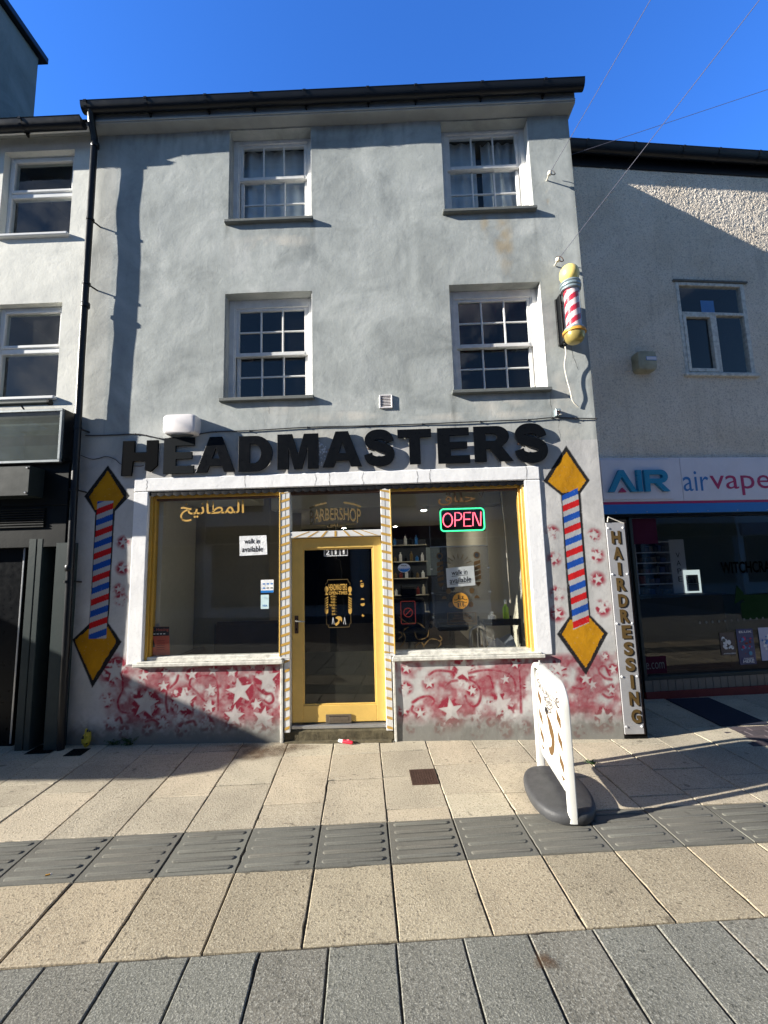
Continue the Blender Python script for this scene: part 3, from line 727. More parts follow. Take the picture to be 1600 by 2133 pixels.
# --- eaves, gutter, roof
mb = MB()
mb.box(XL-.02, XR+.03, -.125, .05, ZS+.002, ZS+.03, 'soffit'); mb.build("soffit", SHOP)
mb = MB(); mb.box(XL-.02, XR+.02, -.152, -.127, ZS-.015, ZS+.12, 'soffit', .004)
mb.box(XL-.02, XR+.018, -.165, -.153, ZS-.005, ZS+.02, 'soffit', .003); mb.build("fascia_board", SHOP)
def gutter(parent, x0, x1, yb, zt, r_=.062, br=.55, drop=.0):
    mb = MB(); n = 10; prof = []
    for k in range(n+1):
        a = math.pi*k/n; prof.append((yb-r_+r_*math.cos(a), zt-r_*1.5*math.sin(a)))
    inn = [(y+(.004 if y < yb-r_ else -.004), z+.004) for y, z in prof][::-1]
    P = prof+[(prof[-1][0]-.006, prof[-1][1]+.004), (prof[-1][0]+.004, prof[-1][1]+.008)]+inn
    vs = [(x0, y, z) for y, z in P]+[(x1, y, z-drop) for y, z in P]; m_ = len(P)
    mb.add(vs, [(i, (i+1) % m_, (i+1) % m_+m_, i+m_) for i in range(m_)], 'black_plastic')
    for xx, dz in ((x0, 0), (x1, drop)): mb.add([(xx, y, z-dz) for y, z in prof], [tuple(range(len(prof)))], 'black_plastic')
    g = mb.build("gutter", parent, True)
    x = x0+.06
    while x < x1-.05:
        b = MB(); dz = drop*(x-x0)/(x1-x0); vs = []; w2 = .017
        for xx in (x-w2, x+w2): vs += [(xx, yb-r_+(r_+.011)*math.cos(math.pi*k/n), zt+.004-dz-(r_*1.5+.012)*math.sin(math.pi*k/n)) for k in range(n+1)]
        b.add(vs, [(k, k+1, k+n+2, k+n+1) for k in range(n)], 'black_plastic')
        b.box(x-w2, x+w2, yb-r_*2-.012, yb-r_*2, zt-dz-.02, zt-dz+.006, 'black_plastic', .002)
        b.box(x-.008, x+.008, yb-.03, yb+.004, zt-dz-.11, zt-dz-.05, 'black_plastic', .002)
        bo = b.build("gutter_bracket"); bo.parent = g; x += br*random.uniform(.8, 1.2)
    return g
gutter(SHOP, XL-.03, XR+.085, -.155, ZS+.135, .060, .62)
mb = MB()
e0, e1 = (-.20, ZS+.145), (3.5, ZS+.145+3.7*RP)
for (a, b), (c, d) in ((e0, e1), (e1, (7.2, ZS+.145))):
    mb.add([(XL, a, b), (XR+.04, a, b), (XR+.04, c, d), (XL, c, d), (XL, a, b-.05), (XR+.04, a, b-.05), (XR+.04, c, d-.05), (XL, c, d-.05)],
           [(0, 1, 2, 3), (7, 6, 5, 4), (0, 4, 5, 1), (1, 5, 6, 2), (2, 6, 7, 3), (3, 7, 4, 0)], 'slate')
mb.build("roof", SHOP)
# --- rain pipe
px0 = -3.255
mb = MB()
mb.tube([(-3.22, -.215, ZS+.14), (-3.23, -.215, ZS+.06), (-3.245, -.17, ZS-.04), (px0, -.105, ZS-.15), (px0, -.10, ZS-.24)], .036, 'black_plastic', 12)
mb.tube([(px0, -.10, ZS-.2), (px0, -.10, 4.0), (px0+.01, -.10, 2.7), (px0+.03, -.10, .03)], .034, 'black_plastic', 14)
for z in (ZS-.26, 4.55, 1.72): mb.lathe([(.036, 0), (.043, .012), (.043, .05), (.037, .062)], 'black_plastic', (px0+.01, -.10, z), 14)
pipe = mb.build("rain_pipe", SHOP, True)
for z in (5.60, 4.83, 3.20, 2.55, 1.62):
    b = MB(); b.lathe([(.036, -.012), (.041, -.012), (.041, .012), (.036, .012)], 'black_plastic', (px0+.005, -.10, z), 12)
    b.tube([(px0+.02, -.08, z), (px0+.06, .01, z-.012)], .009, 'black_plastic', 6); bo = b.build("pipe_clip"); bo.parent = pipe

# --- sash windows
def sash_window(parent, x0, x1, z0, z1, rt, rb, meet, label=None, head=.07, behind=None):
    f = MB(); yf = .118; j = .062
    f.box(x0+.002, x0+j, yf, .21, z0+.02, z1-.002, 'white', .003); f.box(x1-j, x1-.002, yf, .21, z0+.02, z1-.002, 'white', .003)
    f.box(x0+j, x1-j, yf+.002, .21, z1-head, z1-.002, 'white', .003)
    for a, b in ((x0+j, x0+j+.014), (x1-j-.014, x1-j)): f.box(a, b, yf+.008, .15, z0+.03, z1-head, 'white', .002)
    f.box(x0+j, x1-j, yf+.006, .215, z0+.018, z0+.05, 'white_old', .003)
    # painted lining on the sunny reveal
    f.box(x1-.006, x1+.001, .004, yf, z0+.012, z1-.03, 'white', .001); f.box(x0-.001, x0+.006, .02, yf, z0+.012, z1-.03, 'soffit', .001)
    w_ = f.build("sash_window", parent)
    if label: w_["label"] = label
    a, b = x0+j+.014, x1-j-.014; zb, zt = z0+.05, z1-head; zm = zb+(zt-zb)*meet
    for nm, c, d, y, rows, rail in (("upper_sash", zm-.02, zt, .135, rt, .03), ("lower_sash", zb, zm+.02, .172, rb, .055)):
        s_ = MB(); st = .038; t = .033
        s_.box(a, a+st, y, y+t, c, d, 'white', .003); s_.box(b-st, b, y, y+t, c, d, 'white', .003)
        lowr = .042 if nm == "upper_sash" else .055; topr = .034
        s_.box(a+st, b-st, y-(.006 if nm == "upper_sash" else 0), y+t, c, c+lowr, 'white', .003); s_.box(a+st, b-st, y, y+t, d-topr, d, 'white', .003)
        gx0, gx1, gz0, gz1 = a+st, b-st, c+lowr, d-topr
        for k in (1, 2): q = gx0+(gx1-gx0)*k/3; s_.box(q-.009, q+.009, y+.004, y+t-.004, gz0, gz1, 'white', .003)
        for k in range(1, rows): q = gz0+(gz1-gz0)*k/rows; s_.box(gx0, gx1, y+.006, y+t-.006, q-.009, q+.009, 'white', .003)
        o = s_.build(nm); o.parent = w_
        g = MB()
        for k in range(3):
            for i in range(rows):
                p0, p1 = gx0+(gx1-gx0)*k/3, gx0+(gx1-gx0)*(k+1)/3; q0, q1 = gz0+(gz1-gz0)*i/rows, gz0+(gz1-gz0)*(i+1)/rows
                e = [random.uniform(-.0016, .0016) for _ in range(3)]; yy = y+.018
                g.quad((p0, yy+e[0], q0), (p1, yy+e[1], q0), (p1, yy+e[1]+e[2], q1), (p0, yy+e[0]+e[2], q1), 'glass_up')
        o = g.build("pane"); o.parent = w_
    s_ = MB(); s_.box(x0-.03, x1+.02, -.055, .125, z0-.025, z0+.014, 'sill', .006)
    o = s_.build("sill"); o.parent = w_
    r_ = MB()     # the room behind
    X0, X1, Z0, Z1, Y0, Y1 = x0-.25, x1+.25, z0-.3, z1+.1, .216, 2.2
    for q in (((X0, Y1, Z0), (X1, Y1, Z0), (X1, Y1, Z1), (X0, Y1, Z1)), ((X0, Y0, Z0), (X0, Y1, Z0), (X0, Y1, Z1), (X0, Y0, Z1)), ((X1, Y1, Z0), (X1, Y0, Z0), (X1, Y0, Z1), (X1, Y1, Z1)),
              ((X0, Y0, Z1), (X0, Y1, Z1), (X1, Y1, Z1), (X1, Y0, Z1)), ((X0, Y0, Z0), (X1, Y0, Z0), (X1, Y1, Z0), (X0, Y1, Z0))): r_.quad(*q, behind or 'dark_room')
    for q in ((X0, x0+.02, Z0, Z1), (x1-.02, X1, Z0, Z1)): r_.quad((q[0], Y0, q[2]), (q[1], Y0, q[2]), (q[1], Y0, q[3]), (q[0], Y0, q[3]), behind or 'dark_room')
    o = r_.build("room"); o.parent = w_
    return w_
sash_window(SHOP, *WIN[0], 1, 2, .585, "top floor sash window nearer the rain pipe", head=.045)
sash_window(SHOP, *WIN[1], 1, 2, .60, "top floor sash window nearer the striped pole", head=.035)
sash_window(SHOP, *WIN[2], 2, 2, .49, "first floor sash window nearer the rain pipe", head=.10)
sash_window(SHOP, *WIN[3], 2, 2, .49, "first floor sash window with a maroon wall behind its panes", head=.09, behind='room_red')
def drape(name, label, x0, x1, z0, z1, y, mat, amp=.02, waves=6, group=None):
    mb = MB(); n = 60; vs = []
    for k in range(n+1):
        t = k/n; a = amp*math.sin(t*waves*2*math.pi)+amp*.5*math.sin(t*waves*5.3)
        for z, q in ((z0, 1.15), (z1, .7)): vs.append((x0+(x1-x0)*t, y+a*q, z))
    mb.add(vs, [(2*k, 2*k+2, 2*k+3, 2*k+1) for k in range(n)], mat)
    o = mb.build(name, None, True); return tag(o, label, "curtain", group)
drape("net_curtain", "pale net curtain filling the top floor window nearer the rain pipe", -1.72, -.80, 5.50, 6.74, .25, 'net', .02, 5, "net curtains on the top floor")
drape("net_curtain", "half net curtain left of the gap in the top window nearer the striped pole", .72, 1.15, 5.50, 6.74, .26, 'net', .015, 3, "net curtains on the top floor")
drape("net_curtain", "half net curtain right of the gap in the top window nearer the striped pole", 1.22, 1.69, 5.50, 6.74, .28, 'net', .03, 4, "net curtains on the top floor")

# ================================================================== BARBER SHOP: shopfront
mb = MB()
mb.box(-2.683, 1.545, -.013, .10, 2.522, 2.668, 'surround', .010)
mb.box(-2.683, -2.526, -.012, .10, .772, 2.522, 'surround', .010); mb.box(1.382, 1.546, -.012, .10, .776, 2.522, 'surround', .010)
mb.build("window_surround", SHOP)
mb = MB()     # scalloped pelmet
n = 46; vs = []; top = 2.523; zb = 2.486
xs_ = np.linspace(-2.525, 1.381, n*8+1)
for x in xs_:
    ph = (x+2.525)/(3.906/n) % 1; vs += [(x, .004, top), (x, .0-.006*math.sin(ph*math.pi), zb-.018*math.sin(ph*math.pi))]
mb.add(vs, [(2*i, 2*i+2, 2*i+3, 2*i+1) for i in range(len(xs_)-1)], 'pelmet'); mb.box(-2.525, 1.381, .012, .03, 2.487, 2.5215, 'pelmet', .002); mb.build("scalloped_pelmet", SHOP)
def shop_window(x0, x1, jl, jr, label):
    f = MB()
    if jl: f.box(x0-jl, x0-jl+.030, .022, .11, .80, 2.487, 'gold_frame', .004); f.box(x0-jl+.030, x0, .042, .11, .80, 2.487, 'gold_frame', .004)
    if jr: f.box(x1, x1+jr-.036, .042, .11, .80, 2.487, 'gold_frame', .004); f.box(x1+jr-.036, x1+jr, .018, .11, .80, 2.487, 'yellow', .004)
    f.box(x0, x1, .03, .11, 2.452, 2.486, 'gold_frame', .004); f.box(x0, x1, .046, .11, 2.432, 2.452, 'iron', .002)  # dark brown strip: edge of the top rail with its shade painted in
    f.box(x0-.05 if jl else x0, x1+.03 if jr else x1, .025, .11, .80, .838, 'white_old', .005)
    o = f.build("shop_window", SHOP); o["label"] = label
    g = MB(); g.quad((x0, .066, .83), (x1, .066, .83), (x1, .066, 2.44), (x0, .066, 2.44), 'glass'); p = g.build("pane"); p.parent = o
    return o
SWL = shop_window(-2.472, -1.155, .053, 0, "shop window with the gold frame half in shade and an orange leaflet in its corner")
SWR = shop_window(.005, 1.322, 0, .06, "shop window with the lit neon sign and hanging poster board")
mb = MB(); mb.box(-2.60, -1.108, -.048, .07, .756, .792, 'white_old', .006); mb.box(-2.57, -1.12, -.034, .05, .792, .806, 'white_old', .004); mb.build("window_sill", SHOP)
mb = MB(); mb.box(-.034, 1.46, -.048, .07, .756, .792, 'white_old', .006); mb.box(-.02, 1.43, -.034, .05, .792, .806, 'white_old', .004); mb.build("window_sill", SHOP)
mb = MB(); mb.box(-1.141, -1.113, -.010, .05, .0, .755, 'white_old', .004); mb.build("edge_board", SHOP)
mb = MB(); mb.box(-.029, -.004, -.010, .05, -.01, .755, 'white_old', .004); mb.build("edge_board", SHOP)
def striped(mb, x0, x1, z0, z1, y, rise, pitch, th, off):
    """slanting gold stripes laid on a post, clipped to it"""
    z = z0-abs(rise)+off
    while z < z1+abs(rise):
        a, b = (z, z+rise)
        P = [(x0, a), (x1, b), (x1, b+th), (x0, a+th)]
        Q = []
        for (xa, za), (xb, zb_) in zip(P, P[1:]+P[:1]): Q.append((xa, min(max(za, z0), z1)))
        if max(q[1] for q in Q)-min(q[1] for q in Q) > .004: mb.add([(q[0], y, q[1]) for q in Q], [(0, 1, 2, 3)], 'gold')
        z += pitch
for sx, a, b, aa, bb, rise in ((1, -1.153, -1.045, -1.104, -1.045, .030), (-1, -.105, .003, -.105, -.040, -.026)):
    mb = MB(); mb.box(a, b, -.004, .11, .80, 2.478, 'white', .004); mb.box(aa, bb, -.002, .11, .10, .7995, 'white', .004)
    mb.box(a if sx > 0 else b-.012, a+.012 if sx > 0 else b, -.009, .0, .82, 2.47, 'yellow', .002)
    xm = (a+b)/2; mb.box(xm-.0015+.008*sx, xm+.0015+.008*sx, -.0055, .0, .82, 2.46, 'sill')
    striped(mb, a+.012*(sx > 0), b-.012*(sx < 0), .83, 2.47, -.0062, rise*.9, .0905, .026, .02); striped(mb, aa+.004, bb-.004, .11, .79, -.0042, rise*.62, .0905, .026, .03)
    mb.build("door_post", SHOP)
mb = MB(); mb.box(-1.045, -.105, .0, .10, 1.995, 2.058, 'white', .004)
for k in range(-3, 4):
    xc = -.575+k*.128; d = k*.038; mb.add([(xc-d*1.0-.011, -.0022, 2.056), (xc-d-.011+.022, -.0022, 2.056), (xc+d*.4+.011, -.0022, 1.997), (xc+d*.4-.011, -.0022, 1.997)], [(0, 1, 2, 3)], 'gold')
mb.build("transom_bar", SHOP)
mb = MB(); mb.box(-1.045, -.105, .03, .10, 2.452, 2.486, 'iron', .003); mb.box(-1.045, -.105, .03, .10, 2.058, 2.068, 'black', .002)
o = mb.build("transom_window", SHOP); g = MB(); g.quad((-1.044, .066, 2.066), (-.106, .066, 2.066), (-.106, .066, 2.455), (-1.044, .066, 2.455), 'glass'); p = g.build("pane"); p.parent = o
g = MB(); yg = .0635
x0, z1 = F(645, 1060, yg); x1, z0 = F(752, 1086, yg)
put_text(g, "BARBERSHOP", x0, x1, z0+.01, z1-.01, yg, 'gold_dim', .012, warp=lambda x, z: (x, z0+(z-z0)*(1.0+.25*abs((x-(x0+x1)/2)/(x1-x0)*2)**2)+.012-.05*((x-(x0+x1)/2)/(x1-x0)*2)**2))
for s in (-1, 1): g.flat(stroke([((x0+x1)/2+s*.09, z1+.058), ((x0+x1)/2+s*.20, z1+.035), ((x0+x1)/2+s*.27, z1+.005)], .02), yg, 'gold_dim')
g.flat(stroke([(x0+.04, z0-.03), (x0+.16, z0-.03)], .004), yg, 'gold_dim'); g.flat(stroke([(x1-.17, z0-.025), (x1-.05, z0-.025)], .004), yg, 'gold_dim')
put_text(g, "\ufed5\ufe8e\ufee0\ufea3", x0+.18, x1-.18, z0-.055, z0-.015, yg, 'gold_dim', .01); p = g.build("lettering"); p.parent = o
# door
yd = .068
mb = MB()
mb.box(-1.041, -.932, yd, yd+.045, .166, 1.990, 'yellow', .004); mb.box(-.198, -.104, yd, yd+.045, .166, 1.990, 'yellow', .004)
mb.box(-.932, -.198, yd+.001, yd+.045, 1.882, 1.990, 'yellow', .003); mb.box(-.932, -.198, yd+.001, yd+.045, .166, .325, 'yellow', .003)
for a, b, c, d in ((-.932, -.918, .325, 1.882), (-.212, -.198, .325, 1.882), (-.918, -.212, .325, .338), (-.918, -.212, 1.868, 1.882)): mb.box(a, b, yd+.010, yd+.04, c, d, 'yellow', .003)
DOOR = mb.build("door", SHOP)
g = MB(); yg = yd+.026; g.quad((-.92, yg, .33), (-.21, yg, .33), (-.21, yg, 1.875), (-.92, yg, 1.875), 'glass_door'); p = g.build("pane"); p.parent = DOOR
g = MB(); g.box(-1.012, -.974, yd-.010, yd-.001, 1.03, 1.205, 'iron', .003); g.tube([(-.993, yd-.012, 1.158), (-.993, yd-.05, 1.158), (-.985, yd-.055, 1.157), (-.90, yd-.055, 1.152)], .0085, 'steel', 8)
g.box(-.998, -.988, yd-.0125, yd-.008, 1.06, 1.085, 'black'); p = g.build("handle", None, True); p.parent = DOOR
g = MB(); a, b = F(679, 1488, yd); c, d = F(732.5, 1505, yd)
g.box(a, c, yd-.012, yd-.001, d, b, 'brass_dull', .003); g.box(a+.035, c-.03, yd-.0155, yd-.010, d+.022, b-.02, 'brass_dull', .003); g.box(a+.035, c-.03, yd-.014, yd-.011, b-.02, b-.016, 'black')
p = g.build("letterbox"); p.parent = DOOR
g = MB(); yy = yg-.003; a, b = F(674.7, 1143, yy); c, d = F(725, 1157.5, yy); w3 = (c-a)/3
for k, t in enumerate("211"):
    g.flat([(a+k*w3, d), (a+(k+1)*w3-.003, d), (a+(k+1)*w3-.003, b), (a+k*w3, b)], yy, 'paper')
    g.flat([(a+k*w3+.006, d+.008), (a+(k+1)*w3-.009, d+.008), (a+(k+1)*w3-.009, b-.002), (a+k*w3+.006, b-.002)], yy-.0012, 'ink')
    e_ = .0 if t != '1' else .011; put_text(g, t, a+k*w3+.02+e_, a+(k+1)*w3-.024-e_, d+.016, b-.010, yy-.0025, 'paper', .01)
p = g.build("house_number"); p.parent = DOOR
g = MB(); yy = yg-.003
K = lambda px, py: F(660+px/13.33, 1190+py/13.33, yy)
ln = lambda pts, w_=.0045, m_='paper': g.flat(stroke([K(*q) for q in pts], w_), yy, m_)
ln([(300, 238), (860, 222)], .005, 'gold_dim'); ln([(245, 400), (245, 345), (290, 310), (300, 240)], .004, 'gold_dim'); ln([(860, 222), (875, 290), (920, 320), (925, 380)], .004, 'gold_dim')
ln([(265, 1210), (270, 1470), (320, 1500), (330, 1560)], .004, 'gold_dim'); ln([(330, 1562), (905, 1545)], .005, 'gold_dim'); ln([(940, 1190), (950, 1440), (905, 1475), (905, 1545)], .004, 'gold_dim')
a, b = K(330, 360); c, d = K(840, 525); put_text(g, "HEADMASTERS", a, c, d, b, yy, 'gold', .02)
a, b = K(330, 562); c, d = K(850, 640); put_text(g, "OPEN-TIMES", a, c, d, b, yy, 'gold', .02)
for k, t in enumerate(("MON -", "TUES -", "WED -", "THURS -", "FRI -", "SAT -", "SUN -")):
    a, b = K(385 if t[0] in "MW" or t[:2] == "TU" else (345 if t[0] == "T" else 418), 672+k*82); c, d = K(545, 724+k*82); put_text(g, t, a, c, d, b, yy, 'gold', .02)
for px, s in ((265, 1), (920, -1)):
    g.flat([K(px+52*math.cos(t), 505+88*math.sin(t)) for t in np.linspace(0, 2*math.pi, 18)[:-1]], yy, 'gold')
    g.flat([K(px-12, 585), K(px+12, 585), K(px+55, 660), K(px-45, 660)], yy, 'gold')
    for k in range(5):
        y0 = 700+k*66; g.flat([K(px-45, y0+(60 if s > 0 else 0)), K(px+50, y0+(0 if s > 0 else 60)), K(px+50, y0+34+(0 if s > 0 else 60)), K(px-45, y0+34+(60 if s > 0 else 0))], yy, 'gold')
    g.flat([K(px-45, 1045), K(px+55, 1045), K(px+50, 1150), K(px+5, 1200), K(px-40, 1150)], yy, 'gold')
for px in (450, 770):
    ln([(px, 1270), (px-25, 1470)], .004); ln([(px, 1270), (px+35, 1480)], .004)
g.flat([K(*q) for q in smooth_path([(515, 1300), (560, 1255), (640, 1250), (695, 1290), (700, 1350), (690, 1410), (665, 1360), (630, 1380), (625, 1430), (590, 1480), (530, 1515), (510, 1450), (560, 1420), (595, 1370), (580, 1330)], 4)], yy, 'gold')
for q in ([(1195, 300), (1225, 245), (1275, 280), (1240, 285)], [(1212, 370), (1310, 370), (1300, 430), (1255, 455), (1215, 425)], [(1225, 320), (1260, 340), (1295, 320), (1295, 360), (1258, 348), (1225, 355)],
          [(1215, 900), (1330, 880), (1325, 945), (1270, 972), (1220, 940)], [(1215, 800), (1240, 750), (1300, 750), (1328, 800), (1300, 790), (1240, 790)], [(1240, 1235), (1275, 1180), (1290, 1210), (1330, 1235), (1285, 1265)]):
    h_ = MB(); h_.flat([K(*p_) for p_ in q], yy, 'gold'); p = h_.build("gold_decal"); p.parent = DOOR
p = g.build("opening_hours"); p.parent = DOOR
mb = MB(); mb.box(-1.04, -.10, .03, .16, .118, .152, 'alu', .004); mb.build("threshold", SHOP)
mb = MB(); mb.box(-1.112, -.03, .02, .30, -.05, .112, 'moss', .015); mb.box(-1.10, -.05, -.03, .03, -.05, .018, 'moss', .01); mb.build("door_step", SHOP)

# --- inside the shop
mb = MB(); X0, X1, Y1, Z0, Z1 = -2.62, 1.47, 7.0, .13, 2.66
mb.quad((X0, Y1, Z0), (X1, Y1, Z0), (X1, Y1, Z1), (X0, Y1, Z1), 'room_shade'); mb.quad((X0, .115, Z0), (X0, Y1, Z0), (X0, Y1, Z1), (X0, .115, Z1), 'room_wall')
mb.quad((X1, Y1, Z0), (X1, .115, Z0), (X1, .115, Z1), (X1, Y1, Z1), 'room_wall')
mb.box(X0+.001, -1.62, 1.25, 3.2, Z0, Z1, 'room_shade', .01); mb.box(-1.10, -.98, 3.0, 3.1, Z0, 2.4, 'room_shade', .005)
for q in ((X0, -2.43), (1.34, X1)): mb.quad((q[0], .114, Z0), (q[1], .114, Z0), (q[1], .114, Z1), (q[0], .114, Z1), 'room_wall')
mb.quad((X0, .113, Z0), (X1, .113, Z0), (X1, .113, .83), (X0, .113, .83), 'room_wall')
mb.build("inner_wall", SHOP)
mb = MB(); mb.quad((X0, .10, Z0), (X1, .10, Z0), (X1, Y1, Z0), (X0, Y1, Z0), 'room_floor'); mb.build("inner_floor", SHOP)
mb = MB(); mb.quad((X0, .10, Z1), (X0, Y1, Z1), (X1, Y1, Z1), (X1, .10, Z1), 'room_ceiling')
for a in ((X0, X1, 1.3, 1.7),): mb.box(a[0], a[1], a[2], a[3], 2.46, Z1-.001, 'room_ceiling', .01)
mb.box(X0, -1.7, .12, 1.3, 2.52, Z1-.001, 'room_ceiling', .01); mb.build("inner_ceiling", SHOP)
LAMPS = [((415, 1088), 2.655, "lit ceiling spotlight nearest the pale wall of the sofa room"), ((464, 1100), 2.655, "small lit ceiling spotlight farthest back in the room with the sofa"), ((541, 1075), 2.655, "lit ceiling spotlight above the walk-in notice"),
         ((487, 1060), 2.655, "ceiling light crossed by the gold lettering in the leaflet window"), ((883, 1062), 2.655, "bright round ceiling light just left of the neon sign"), ((823, 1100), 2.655, "ceiling light half hidden by the striped door post beside the neon window"), ((618, 1107), 2.655, "ceiling light showing at the bottom corner of the glass over the door"), ((722, 1103), 2.655, "small far ceiling light seen low in the glass over the door")]
for i, ((px, py), z, lb) in enumerate(LAMPS):
    x, y = CEIL(px, py, z); y = min(y, 6.8)
    t = thing("ceiling_light", lb, "ceiling light", (x, y, z), "spotlights in the shop ceiling")
    m_ = MB(); m_.lathe([(.075, -.012), (.085, -.010), (.085, 0), (.03, 0)], 'upvc', (x, y, z), 20); m_.build("rim", t)
    m_ = MB(); m_.lathe([(.045, -.0135), (.045, -.013)], 'lamp', (x, y, z), 20); m_.build("bulb", t)
# sofa
t = thing("sofa", "low dark sofa against the back of the dim room behind the leaflet window", "sofa", (-1.75, 1.0, .13))
for nm, bx in (("seat", (-2.40, -1.25, .62, 1.18, .30, .62)), ("backrest", (-2.30, -1.30, 1.12, 1.24, .55, 1.02)), ("armrest", (-2.55, -2.40, .62, 1.2, .13, .72)), ("armrest", (-1.25, -1.12, .62, 1.2, .13, .72)), ("base", (-2.42, -1.22, .66, 1.18, .13, .30))):
    m_ = MB(); m_.box(*bx, MAT.setdefault('sofa', painted("sofa_leather", lin(66, 56, 58), .4, .3, 8, .05)), .04); m_.build(nm, t)
# shelf, barber chairs, trolley
def barber_chair(x, y, label):
    t = thing("barber_chair", label, "barber chair", (x, y, .13), "barber chairs in the dark room")
    for nm, bx in (("seat", (x-.27, x+.27, y-.25, y+.25, .50, .64)), ("backrest", (x-.26, x+.26, y+.22, y+.32, .62, 1.12)), ("headrest", (x-.13, x+.13, y+.22, y+.30, 1.14, 1.30)), ("armrest", (x-.34, x-.28, y-.2, y+.25, .68, .76)), ("armrest", (x+.28, x+.34, y-.2, y+.25, .68, .76))):
        m_ = MB(); m_.box(*bx, 'black', .03); m_.build(nm, t)
    m_ = MB(); m_.lathe([(.30, 0), (.30, .03), (.06, .06), (.05, .37)], 'steel', (x, y, .13), 24); m_.build("pedestal", t, True)
barber_chair(.25, 2.5, "dark barber chair deep in the room behind the round blue and white sticker"); barber_chair(1.02, 3.4, "dark barber chair deep in the room behind the hanging poster board")
t = thing("shelf_unit", "dark shelves of bottles and boxes far back behind the neon window", "shelf", (.2, 5.0, .13))
m_ = MB(); m_.box(-.35, .75, 5.0, 5.25, .13, 2.2, 'dark_room', .01); m_.build("cabinet", t)
for k in range(5):
    m_ = MB(); m_.box(-.37, .77, 4.86, 5.0, .62+k*.36, .64+k*.36, 'room_wall', .004); m_.build("shelf_board", t)
    for j in range(9):
        if random.random() < .75:
            cc = random.choice(['paper', 'blue_band', 'red_kerb', 'gold_dim', 'black', 'room_wall']); xx = -.30+j*.12; hh = random.uniform(.1, .22)
            m_ = MB(); m_.lathe([(.035, 0), (.035, hh*.7), (.015, hh*.8), (.015, hh)], cc, (xx, 4.93, .64+k*.36), 8); o = m_.build("bottle"); tag(o, "bottle or tub standing on the dark shelves at the back of the room", "bottle", "bottles on the back shelves")
t = thing("tool_trolley", "black barber trolley standing beside the sunlit inner wall of the neon window", "trolley", (1.16, .62, .13))
for z in (.42, .70, 1.0):
    m_ = MB(); m_.box(.98, 1.38, .42, .78, z, z+.03, 'black', .006); m_.box(.98, 1.38, .42, .43, z+.03, z+.07, 'black'); m_.build("tray", t)
for (x, y) in ((.99, .43), (1.37, .43), (.99, .77), (1.37, .77)):
    m_ = MB(); m_.tube([(x, y, .13), (x, y, 1.06)], .012, 'black', 6); m_.build("leg", t)
def bottle(x, y, z, h, r_, body, cap, label):
    t = thing("bottle", label, "bottle", (x, y, z))
    m_ = MB(); m_.lathe([(r_*.95, 0), (r_, .01), (r_, h*.62), (r_*.4, h*.74), (r_*.35, h*.8)], body, (x, y, z), 14); m_.build("body", t, True)
    m_ = MB(); m_.lathe([(r_*.42, h*.8), (r_*.42, h), (r_*.2, h)], cap, (x, y, z), 10); m_.build("cap", t)
MAT['green'] = plain("green_plastic", lin(150, 190, 50), .3); MAT['towel'] = painted("towel", lin(190, 196, 205), .9, .3, 10, .2)
bottle(1.245, .50, 1.03, .24, .032, 'green', 'paper', "tall green bottle on the top tray of the trolley"); bottle(1.09, .5, 1.03, .11, .045, 'paper', 'paper', "squat white tub on the top tray of the trolley")
bottle(1.395, .22, .84, .30, .038, 'black', 'black', "black spray bottle on the sill at the sunny end of the neon window")
m_ = MB(); pts = [(1.02+.3*(i % 4)/3, .44+.25*(i//4)/2, .735+.06*math.sin(i*1.9)+.03) for i in range(12)]
m_.add([(x, y, z+.05) for x, y, z in pts]+[(x, y, .732) for x, y, z in pts], [(i, i+1, i+5, i+4) for i in (0, 1, 2, 4, 5, 6)]+[(12+i, 16+i, 17+i, 13+i) for i in (0, 1, 2, 4, 5, 6)]+[(0, 1, 13, 12), (1, 2, 14, 13), (2, 3, 15, 14)], 'towel')
tag(m_.build("towel", None, True), "crumpled pale towel on the middle tray of the trolley", "towel")
t = thing("metal_chair", "tubular metal chair back beside the trolley low in the neon window", "chair", (.86, .5, .13))
m_ = MB(); x = .80; m_.tube(smooth_path([(x, .30, .13), (x, .32, .6), (x, .30, .93), (x+.04, .30, 1.0), (x+.12, .34, 1.0), (x+.19, .5, .86), (x+.2, .62, .6), (x+.2, .66, .13)]), .013, 'alu', 8); m_.build("frame", t, True)
m_ = MB(); m_.tube([(x+.02, .34, .95), (x+.05, .42, .6)], .008, 'alu', 6); m_.tube([(x+.09, .38, .93), (x+.10, .46, .6)], .008, 'alu', 6); m_.build("back_rail", t, True)
m_ = MB(); m_.box(x-.02, x+.36, .34, .70, .56, .60, 'black', .01); m_.build("seat", t)
m_ = MB(); p0 = F(1045, 1036, .3); p1 = F(1062, 1246, .3); m_.tube(smooth_path([(p0[0], .3, 2.6), (p0[0], .3, p0[1]), (F(1053, 1120, .3)[0], .3, F(1053, 1120, .3)[1]), (p1[0], .3, p1[1])]), .0045, 'cable_white', 6); m_.tube([(p1[0], .3, p1[1]), (p1[0], .3, p1[1]-.05)], .012, 'cable_white', 8)
tag(m_.build("hanging_cord", None, True), "thin white cord hanging down in front of the sunlit inner wall", "cord")
m_ = MB(); x, z = F(1055, 1033, .6); m_.lathe([(.01, -.075), (.05, -.06), (.07, -.02), (.07, .0), (.04, .04)], 'upvc', (x, .6, 2.60), 18); tag(m_.build("ceiling_dome", None, True), "small white dome on the ceiling at the sunny end of the neon window", "ceiling light")

